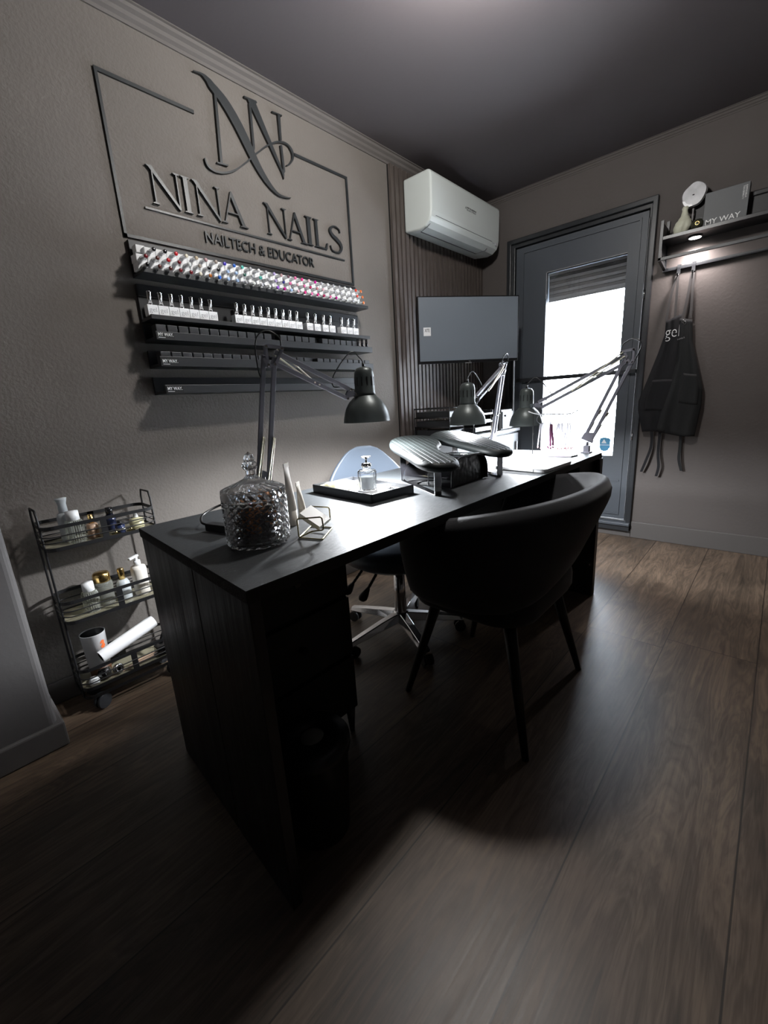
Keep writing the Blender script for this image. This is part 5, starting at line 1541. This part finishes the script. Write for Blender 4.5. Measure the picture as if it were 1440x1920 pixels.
rl = thing('paper_roll', 'long white paper roll lying across the cart bottom tier', 'paper roll', (-1.80, 0.43, T3))
A, B = Vector((-1.768, 0.298, T3 + 0.094)), Vector((-1.795, 0.490, T3 + 0.140))
d = (B - A).normalized()
m = MB().lathe([(0.0235, 0), (0.0245, 0.05), (0.0255, 0.19), (0.0235, 0.215)], A, 28, d); m.f = m.f[:84]; m.s = m.s[:84]
m.lathe([(0.0170, 0.0), (0.0235, 0.0)], A, 28, d, smooth=False); m.f = m.f[:-2]; m.s = m.s[:-2]
m.lathe([(0.0235, 0.215), (0.0170, 0.215)], A, 28, d, smooth=False); m.f = m.f[:-2]; m.s = m.s[:-2]
obj('roll', m, 'white_paper', rl)
m = MB().lathe([(0.0168, 0.0005), (0.0168, 0.214)], A, 24, d); m.f = m.f[:24]; m.s = m.s[:24]; m.lathe([(0, 0.03), (0.0165, 0.031)], A, 24, d); obj('cardboard_core', m, 'chair_leg', rl)
ht = thing('black_brush', 'black handled tool leaning over the end of the white roll', 'brush', (-1.77, 0.53, T3 + 0.05))
obj('handle', MB().bar((-1.755, 0.500, T3 + 0.055), (-1.765, 0.545, T3 + 0.135), 0.016, 0.012), 'black_matte', ht, bevel=0.003)
obj('head', MB().bar((-1.765, 0.545, T3 + 0.130), (-1.772, 0.552, T3 + 0.150), 0.026, 0.018), 'black_matte', ht, bevel=0.002)
rnd = random.Random(11)
t = thing('loose_cap', 'loose white rounded cap lying at the near front of the cart bottom tier', 'cap', (-1.765, 0.248, T3))  # a loose bottle cap rather than a pot
obj('cap_shell', MB().lathe([(0, 0), (0.016, 0.001), (0.018, 0.014), (0.012, 0.028), (0, 0.031)], (-1.768, 0.262, T3), 20, (0, 0, 1)), 'white_plastic', t)
t = thing('black_tub', 'small black jar with a steel rim lying on the cart bottom tier', 'jar', (-1.775, 0.305, T3))
m = MB().cyl((-1.785, 0.288, T3 + 0.020), (-1.768, 0.310, T3 + 0.026), 0.019, 20); obj('tub_body', m, 'black_gloss', t)
obj('rim', MB().cyl((-1.768, 0.310, T3 + 0.026), (-1.765, 0.314, T3 + 0.027), 0.0195, 20), 'steel', t)
t = thing('silver_tape', 'coil of silver tape and clear film lying on the cart bottom tier', 'tape', (-1.77, 0.355, T3))
m = MB().lathe([(0.009, -0.008), (0.018, -0.008), (0.018, 0.008), (0.009, 0.008), (0.009, -0.008)], (-1.772, 0.345, T3 + 0.020), 20, (1, 0.4, 0.3)); recalc(obj('coil', m, 'steel', t))
for i, (x, y, lb) in enumerate(((-1.770, 0.400, 'nearest the tape coil'), (-1.765, 0.420, 'in the middle'), (-1.775, 0.445, 'nearest the desk'))):
    t = thing('nail_file', 'slim pink and steel file on the cart bottom tier, ' + lb, 'nail file', (x, y, T3), 'slim files on the cart bottom tier')
    obj('blade', MB().bar((x, y - 0.045, T3 + 0.004 + i * 0.006), (x + 0.006, y + 0.05, T3 + 0.014 + i * 0.006), 0.010, 0.002), 'peach', t)
    obj('handle', MB().bar((x + 0.006, y + 0.05, T3 + 0.014 + i * 0.006), (x + 0.008, y + 0.085, T3 + 0.018 + i * 0.006), 0.012, 0.005), 'steel', t)
t = thing('black_case', 'glossy dark case lying at the desk end of the cart bottom tier', 'case', (-1.775, 0.52, T3))
obj('case_body', MB().box(-1.80, 0.485, T3, -1.752, 0.560, T3 + 0.042), 'black_gloss', t, bevel=0.006)
obj('clasp', MB().box(-1.7518, 0.515, T3 + 0.018, -1.750, 0.530, T3 + 0.026), 'steel', t)

# ------------------------------------------------------------------ side unit in the far left corner
su = thing('side_unit', 'low light grey side cabinet standing in the far left corner', 'cabinet', (-1.7, 2.75, 0))
obj('carcass', MB().box(-1.90, 2.33, 0.0, -1.52, 3.215, 0.775), 'unit_grey', su, bevel=0.002)
obj('top_panel', MB().box(-1.90, 2.32, 0.778, -1.498, 3.225, 0.803), 'unit_grey', su, bevel=0.002)
for y0, y1 in ((2.34, 2.765), (2.78, 3.205)):
    d = obj('door', MB().box(-1.52, y0, 0.05, -1.503, y1, 0.765), 'unit_grey', su, bevel=0.002)
    obj('handle', MB().box(-1.503, y1 - 0.05, 0.55, -1.490, y1 - 0.04, 0.70), 'steel', d, bevel=0.002)
ds = thing('drawer_box', 'small white drawer box with an oval black handle on the side cabinet', 'drawer box', (-1.6, 3.02, 0.803))
obj('box_case', MB().box(-1.76, 2.945, 0.804, -1.515, 3.115, 0.948), 'unit_white', ds, bevel=0.003)
obj('dark_side', MB().box(-1.76, 2.905, 0.804, -1.53, 2.943, 0.955), 'black_satin', ds, bevel=0.002)
f_ = obj('drawer_front', MB().box(-1.515, 2.95, 0.812, -1.505, 3.11, 0.935), 'unit_white', ds, bevel=0.002)
obj('oval_handle', MB().lathe([(0, -0.002), (0.018, 0), (0.016, 0.006), (0, 0.008)], (-1.505, 2.99, 0.905), 20, (1, 0, 0), sx=0.4), 'black_gloss', f_)
pt = thing('paper_trays', 'three-tier black tray stack holding white paper on the side cabinet', 'tray stack', (-1.65, 2.78, 0.803))
for k, z in enumerate((0.815, 0.870, 0.925)):
    m = MB().box(-1.80, 2.63, z, -1.545, 2.875, z + 0.004).box(-1.80, 2.63, z, -1.545, 2.634, z + 0.03).box(-1.80, 2.871, z, -1.545, 2.875, z + 0.03).box(-1.549, 2.63, z, -1.545, 2.875, z + 0.012)
    t_ = obj('tray', m, 'black_satin', pt)
m = MB()
for x in (-1.795, -1.56):
    for y in (2.632, 2.873): m.cyl((x, y, 0.804), (x, y, 0.96), 0.004, 8)
obj('uprights', m, 'steel', pt)
for k, (z, hh) in enumerate(((0.8195, 0.022), (0.8745, 0.016))):
    t = thing('paper_stack', 'stack of white paper in the %s of the black tray stack' % ('lowest level' if k == 0 else 'middle level'), 'paper', (-1.66, 2.75, z), 'paper in the tray stack')
    obj('sheets', MB().box(-1.79, 2.65, z, -1.552, 2.86, z + hh), 'white_paper', t)
    obj('cover_sheet', MB().box(-1.788, 2.652, z + hh, -1.555, 2.858, z + hh + 0.0008), 'white_paper', t)
mo_ = thing('wire_organizer', 'black wire drawer organizer against the slats on the side cabinet', 'organizer', (-1.72, 2.42, 0.803))
m = MB()
for z in (0.812, 0.872, 0.932, 0.992):
    m.tube([(-1.84, 2.335, z), (-1.56, 2.335, z), (-1.56, 2.50, z), (-1.84, 2.50, z)], 0.004, 8, closed=True)
    m.tube([(-1.56, 2.335, z - 0.022), (-1.56, 2.50, z - 0.022)], 0.0025, 6)
for x in (-1.84, -1.56):
    for y in (2.335, 2.50): m.cyl((x, y, 0.804), (x, y, 0.998), 0.004, 8)
obj('wire_frame', m, 'mesh_black', mo_)
m = MB()
for z in (0.830, 0.890, 0.950): m.box(-1.83, 2.342, z - 0.018, -1.567, 2.493, z + 0.022)
obj('black_drawers', m, 'black_satin', mo_)
t = thing('pen', 'thin white pen leaning across the black tray stack', 'pen', (-1.60, 2.78, 0.93))
obj('barrel', MB().cyl((-1.575, 2.80, 0.935), (-1.625, 2.70, 1.03), 0.0035, 8), 'white_plastic', t)
obj('pen_tip', MB().cyl((-1.625, 2.70, 1.03), (-1.63, 2.69, 1.04), 0.0035, 8, True, 0.001), 'black_gloss', t)

# ------------------------------------------------------------------ shelf on the far wall
SX0, SX1, SYF = -0.652, 0.78, 3.195
ws = thing('wall_shelf', 'black metal-framed wall shelf to the right of the balcony door', 'shelf', (0.06, YF, 1.72))
m = MB(); bz0, bz1 = 1.742, 1.975
b = 0.016
for x in (SX0, SX1 - b):
    m.box(x, SYF, bz0 + 0.02, x + b, SYF + b, bz1); m.box(x, YF - b, bz0, x + b, YF - 0.001, bz1 + 0.03)
    m.bar((x + b / 2, SYF + b / 2, bz0 + 0.028), (x + b / 2, YF - b / 2, bz0 + 0.004), b, b)
m.box(SX0, SYF, 1.764, SX1, SYF + b, 1.780); m.box(SX0, YF - b, 1.728, SX1, YF - 0.001, 1.746)
obj('metal_frame', m, 'door_frame', ws, bevel=0.001)
obj('shelf_board', MB().box(SX0 + 0.005, SYF + 0.004, 1.872, SX1 - 0.005, YF - 0.001, 1.890), 'black_satin', ws, bevel=0.001)
obj('side_panel', MB().box(SX0 + 0.004, SYF + b, 1.80, SX0 + 0.010, YF - b, 1.965), 'black_satin', ws)
pk = thing('puck_light', 'round white spotlight glowing under the wall shelf', 'light', (-0.49, 3.275, 1.872))
obj('trim_ring', MB().lathe([(0.031, -0.008), (0.036, -0.008), (0.036, 0), (0, 0)], (-0.492, 3.288, 1.8715), 28), 'steel', pk)
obj('diffuser', MB().lathe([(0, -0.010), (0.029, -0.009), (0.032, -0.002), (0, -0.001)], (-0.492, 3.288, 1.8715), 28), 'puck_light', pk)
lamp('puck_spot', 'SPOT', (-0.492, 3.288, 1.852), PUCK_W * 6, (1.0, 0.90, 0.88), pk, 0.022, (0, 0, -1), math.radians(165), 0.9)
hks = []
for i, x in enumerate((-0.566, -0.492)):
    t = thing('wall_hook', ('left' if i == 0 else 'right') + ' flat black hook hanging on the lower bar of the wall shelf', 'hook', (x, YF - 0.02, 1.74), 'hooks under the wall shelf')
    m = MB(); m.box(x - 0.009, YF - 0.021, 1.700, x + 0.009, YF - 0.0175, 1.752).box(x - 0.009, YF - 0.021, 1.748, x + 0.009, YF - 0.001, 1.752)
    obj('hook_plate', m, 'door_frame', t)
    m = MB(); m.tube(arc((x, YF - 0.034, 1.702), 0.013, 0, -PI, 8, (0, 1, 0), (0, 0, 1)), 0.0035, 8); obj('hook_curl', m, 'door_frame', t)

# ornaments on the shelf (board top at 1.890)
SH = 1.8903
vs_ = thing('body_vase', 'cream abstract body-shaped vase at the left end of the wall shelf', 'vase', (-0.558, 3.25, SH))
def vase_fn(u, v):
    a = 2 * PI * u
    pr = [(0.0, 0.030), (0.06, 0.036), (0.25, 0.0445), (0.42, 0.040), (0.55, 0.028), (0.68, 0.0175), (0.85, 0.0135), (0.94, 0.0165), (1.0, 0.012)]
    r = pr[-1][1]
    for (v0, r0), (v1, r1) in zip(pr, pr[1:]):
        if v0 <= v <= v1: k = (v - v0) / (v1 - v0); k = k * k * (3 - 2 * k); r = r0 + (r1 - r0) * k; break
    r *= 1 - 0.16 * math.exp(-((v - 0.22) / 0.2) ** 2) * math.exp(-(math.sin((a + 1.2) / 2) / 0.10) ** 2)
    cx = 0.004 * math.sin(v * 4) + 0.016 * v
    return (-0.560 + cx + r * 1.0 * math.cos(a), 3.245 + r * 0.72 * math.sin(a), SH + 0.0005 + 0.135 * v)
m = MB().grid(vase_fn, 40, 28); recalc(obj('vase_body', m, 'ceramic', vs_))
obj('vase_base', MB().lathe([(0, 0), (0.028, 0), (0.028, 0.001), (0, 0.001)], (-0.556, 3.245, SH), 24, sy=0.72), 'ceramic', vs_)
ag = thing('agate_slice', 'round grey agate slice with a white crystal edge standing on the shelf', 'mineral', (-0.515, 3.30, SH))
P = []
for k in range(36):
    a = 2 * PI * k / 36; r = 0.058 * (1 + 0.06 * math.sin(2 * a + 0.6) + 0.03 * math.sin(5 * a))
    P.append((-0.518 + r * 0.92 * math.cos(a), 2.086 + r * 1.05 * math.sin(a)))
obj('stone_disc', MB().prism(P, (0, 3.285, 0), (1, 0, 0), (0, 0, 1), (0, -0.012, 0)), 'agate', ag, bevel=0.002)
Q = [(-0.518 + (x + 0.518) * 1.07, 2.086 + (z - 2.086) * 1.06) for x, z in P]
obj('dark_rind', MB().prism(Q, (0, 3.283, 0), (1, 0, 0), (0, 0, 1), (0, 0.010, 0)), 'agate_rim', ag)
Q = [P[k] for k in range(20, 28)] + [(-0.518 + (P[k][0] + 0.518) * (0.80 if k not in (20, 27) else 1), 2.086 + (P[k][1] - 2.086) * (0.80 if k not in (20, 27) else 1)) for k in range(27, 19, -1)]
obj('crystal_edge', MB().prism(Q, (0, 3.2728, 0), (1, 0, 0), (0, 0, 1), (0, -0.003, 0)), 'crystal_white', ag)
obj('centre_vug', MB().lathe([(0, 0), (0.004, 0.0005), (0, 0.001)], (-0.520, 3.2728, 2.084), 10, (0, -1, 0), sx=1.4, sy=.7), 'agate_rim', ag)
obj('stand', MB().box(-0.540, 3.270, SH, -0.490, 3.310, SH + 0.010).bar((-0.516, 3.292, SH + 0.01), (-0.516, 3.292, 2.02), 0.008, 0.008), 'agate_rim', ag)
bd_ = thing('black_book', 'tall black book leaning behind the agate slice', 'book', (-0.47, 3.335, SH))
obj('cover', MB().box(-0.512, 3.325, SH, -0.455, 3.350, SH + 0.175), 'black_matte', bd_, bevel=0.002)
obj('pages', MB().box(-0.4548, 3.328, SH + 0.003, -0.4535, 3.347, SH + 0.172), 'box_grey', bd_)
dv = thing('round_dark_vase', 'squat dark gold-green vase with a small hollow on the shelf', 'vase', (-0.483, 3.235, SH))
m = MB().lathe([(0, 0), (0.022, 0), (0.032, 0.016), (0.031, 0.034), (0.018, 0.050), (0.009, 0.053), (0.008, 0.050), (0, 0.040)], (-0.480, 3.24, SH), 28); obj('vase_body', m, 'dark_vase', dv)
m = MB().tube([(-0.478 + 0.009 * math.cos(a), 3.2085, SH + 0.026 + 0.009 * math.sin(a)) for a in [2 * PI * k / 20 for k in range(20)]], 0.0018, 6, closed=True); obj('brass_ring', m, 'gold', dv)
bx = thing('logo_box', 'square grey box with white lettering standing on the wall shelf', 'box', (-0.36, 3.22, SH))
obj('carton', MB().box(-0.456, 3.228, SH, -0.266, 3.285, SH + 0.166), 'box_grey', bx, bevel=0.0015)
m = MB(); text_on(m, 'MY WAY', (-0.443, 3.2278, SH + 0.008), (1, 0, 0), V, width=0.150, height=0.026, bold=0.005)
ur, vr = (0, 0, -1), (1, 0, 0)
text_on(m, 'TOO-GENIAL F-1', (-0.294, 3.2278, SH + 0.152), ur, vr, width=0.062, height=0.0075, bold=0.0)
text_on(m, 'KAMOSCIELLA', (-0.283, 3.2278, SH + 0.152), ur, vr, width=0.058, height=0.0075, bold=0.0)
obj('box_lettering', m, 'ink_white', bx)
b2 = thing('black_storage_box', 'black storage box on the wall shelf right of the grey box', 'box', (-0.15, 3.27, SH))
obj('box_body', MB().box(-0.245, 3.215, SH, 0.02, 3.345, SH + 0.085), 'black_matte', b2, bevel=0.004)
obj('box_lid', MB().box(-0.248, 3.212, SH + 0.085, 0.023, 3.348, SH + 0.108), 'black_matte', b2, bevel=0.004)

# ------------------------------------------------------------------ aprons on the hooks
def apron(name_lab, outline_l, outline_r, ztop, zbot, y0, material, straps, ties, seed, pocket=None, yamp=0.014):
    t = thing('apron', name_lab, 'apron', (0.5 * (outline_l[0][1] + outline_r[0][1]), y0, ztop), 'aprons hanging under the wall shelf')
    rn = random.Random(seed); ph = [rn.uniform(0, 6) for _ in range(4)]
    def ev(tab, z):
        for (z0, x0), (z1, x1) in zip(tab, tab[1:]):
            if z1 <= z <= z0:
                k = (z0 - z) / (z0 - z1); return x0 + (x1 - x0) * k
        return tab[-1][1] if z < tab[-1][0] else tab[0][1]
    def top(u): return ztop + 0.03 * (u - 0.3) * (1 if seed == 1 else -0.6)
    def fn(u, v):
        zt_ = top(u); zz = zt_ + (zbot + 0.02 * math.sin(3 * u + seed) - zt_) * v
        l, r = ev(outline_l, zz), ev(outline_r, zz)
        x = l + (r - l) * u
        amp = yamp * (0.3 + 0.7 * v)
        y = y0 - amp * (math.sin(u * 9 + ph[0] + v * 1.2) * 0.6 + math.sin(u * 17 + ph[1]) * 0.3) - 0.012 * math.sin(PI * u)
        return (x, y, zz)
    m = MB().grid(fn, 40, 40, 0.0025); recalc(obj('bib_and_skirt', m, material, t))
    sm = MB()
    for pts in straps:
        P = spline(pts, 6); d = Vector((0.0, 0.0022, 0)); w = 0.0065
        sm.strip([p + Vector((-w, 0, 0)) for p in P], [p + Vector((w, 0, 0)) for p in P], d)
    obj('neck_strap', sm, 'strap_grey', t)
    tm = MB()
    for pts in ties:
        P = spline(pts, 6); w = 0.008
        tm.strip([p + Vector((-w, 0, 0)) for p in P], [p + Vector((w, 0, 0)) for p in P], Vector((0, 0.0025, 0)))
    obj('waist_tie', tm, material, t)
    if pocket:
        u0, u1, v0, v1 = pocket
        pm = MB().grid(lambda u, v: Vector(fn(u0 + (u1 - u0) * u, v0 + (v1 - v0) * v)) + Vector((0, -0.004 - 0.006 * math.sin(PI * u) * (1 - v), 0)), 16, 12, -0.0025)
        recalc(obj('pocket', pm, material, t))
    return t, fn
mat('strap_grey', (0.05, 0.047, 0.047), 0.7)
ya, yb = YF - 0.040, YF - 0.028
L1 = [(1.47, -0.602), (1.36, -0.600), (1.25, -0.628), (1.10, -0.672), (0.96, -0.714), (0.90, -0.712), (0.72, -0.668), (0.60, -0.66)]
R1 = [(1.50, -0.530), (1.30, -0.500), (1.10, -0.470), (0.90, -0.450), (0.72, -0.440), (0.6, -0.44)]
A1, fn1 = apron('black apron with white gel lettering hanging on the left hook', L1, R1, 1.447, 0.742, ya, 'apron_cloth',
    [[(-0.600, ya - 0.005, 1.440), (-0.592, ya, 1.56), (-0.572, YF - 0.034, 1.690)], [(-0.556, ya - 0.005, 1.452), (-0.560, ya, 1.57), (-0.563, YF - 0.036, 1.690)]],
    [[(-0.622, ya, 0.76), (-0.618, ya, 0.66), (-0.640, ya - 0.01, 0.56), (-0.662, ya, 0.487)], [(-0.575, ya, 0.76), (-0.574, ya, 0.62), (-0.562, ya - 0.008, 0.53), (-0.572, ya, 0.462)]], 1, (0.15, 0.8, 0.52, 0.80))
m = MB()
def onA1(x0, z0):
    def f(x, y):
        u = (x0 + x + 0.602) / 0.09
        p = Vector(fn1(max(0, min(1, u)), (1.447 - (z0 + y)) / 0.705)); return (Vector((x0 + x, p.y - 0.0034, z0 + y)), (0, -1, 0))
    return f
text_on(m, 'gel', (0, 0, 0), (1, 0, 0), V, width=0.075, height=0.088, depth=0.001, bold=-0.014, bend=onA1(-0.598, 1.318))
obj('gel_lettering', m, 'ink_white', A1)
L2 = [(1.47, -0.528), (1.36, -0.524), (1.20, -0.520), (1.05, -0.545), (0.90, -0.580), (0.72, -0.600), (0.6, -0.60)]
R2 = [(1.47, -0.470), (1.30, -0.452), (1.15, -0.410), (1.02, -0.374), (0.92, -0.370), (0.76, -0.384), (0.6, -0.39)]
A2, fn2 = apron('charcoal apron with a chest pocket hanging on the right hook', L2, R2, 1.437, 0.752, yb - 0.024, 'apron_light',
    [[(-0.516, yb - 0.03, 1.425), (-0.502, yb - 0.02, 1.56), (-0.496, YF - 0.036, 1.690)], [(-0.474, yb - 0.03, 1.435), (-0.480, yb - 0.02, 1.57), (-0.487, YF - 0.034, 1.690)]],
    [[(-0.462, yb, 0.77), (-0.458, yb, 0.66), (-0.455, yb - 0.008, 0.58), (-0.436, yb, 0.505)]], 2, (0.42, 0.92, 0.46, 0.72))
m = MB(); text_on(m, 'NAILS', (-0.524, yb - 0.052, 1.315), (1, 0, 0.25), (-0.25, 0, 1), width=0.036, height=0.008, depth=0.001); obj('small_lettering', m, 'ink_grey', A2)
m = MB()
for x, z in ((-0.507, 1.420), (-0.498, 1.412)): m.tube([(x + 0.006 * math.cos(a), yb - 0.046, z + 0.009 * math.sin(a)) for a in [2 * PI * k / 14 for k in range(14)]], 0.0015, 6, closed=True)
obj('strap_buckle', m, 'steel', A2)

# ------------------------------------------------------------------ ceiling light (just above the picture)
cl = thing('ceiling_light', 'round white flush ceiling light above the desk', 'ceiling light', (-0.80, 1.44, ZC))
obj('base_plate', MB().lathe([(0, -0.012), (0.10, -0.012), (0.105, 0), (0, 0)], (-0.80, 1.44, ZC), 40), 'white_plastic', cl)
obj('opal_dome', MB().lathe([(0, -0.060), (0.05, -0.057), (0.085, -0.040), (0.097, -0.0125), (0, -0.0122)], (-0.80, 1.44, ZC), 40), 'opal', cl)
lamp('ceiling_bulb', 'POINT', (-0.80, 1.44, ZC - 0.14), CEILING_W * 4, (1.0, 0.975, 0.94), cl, 0.07)
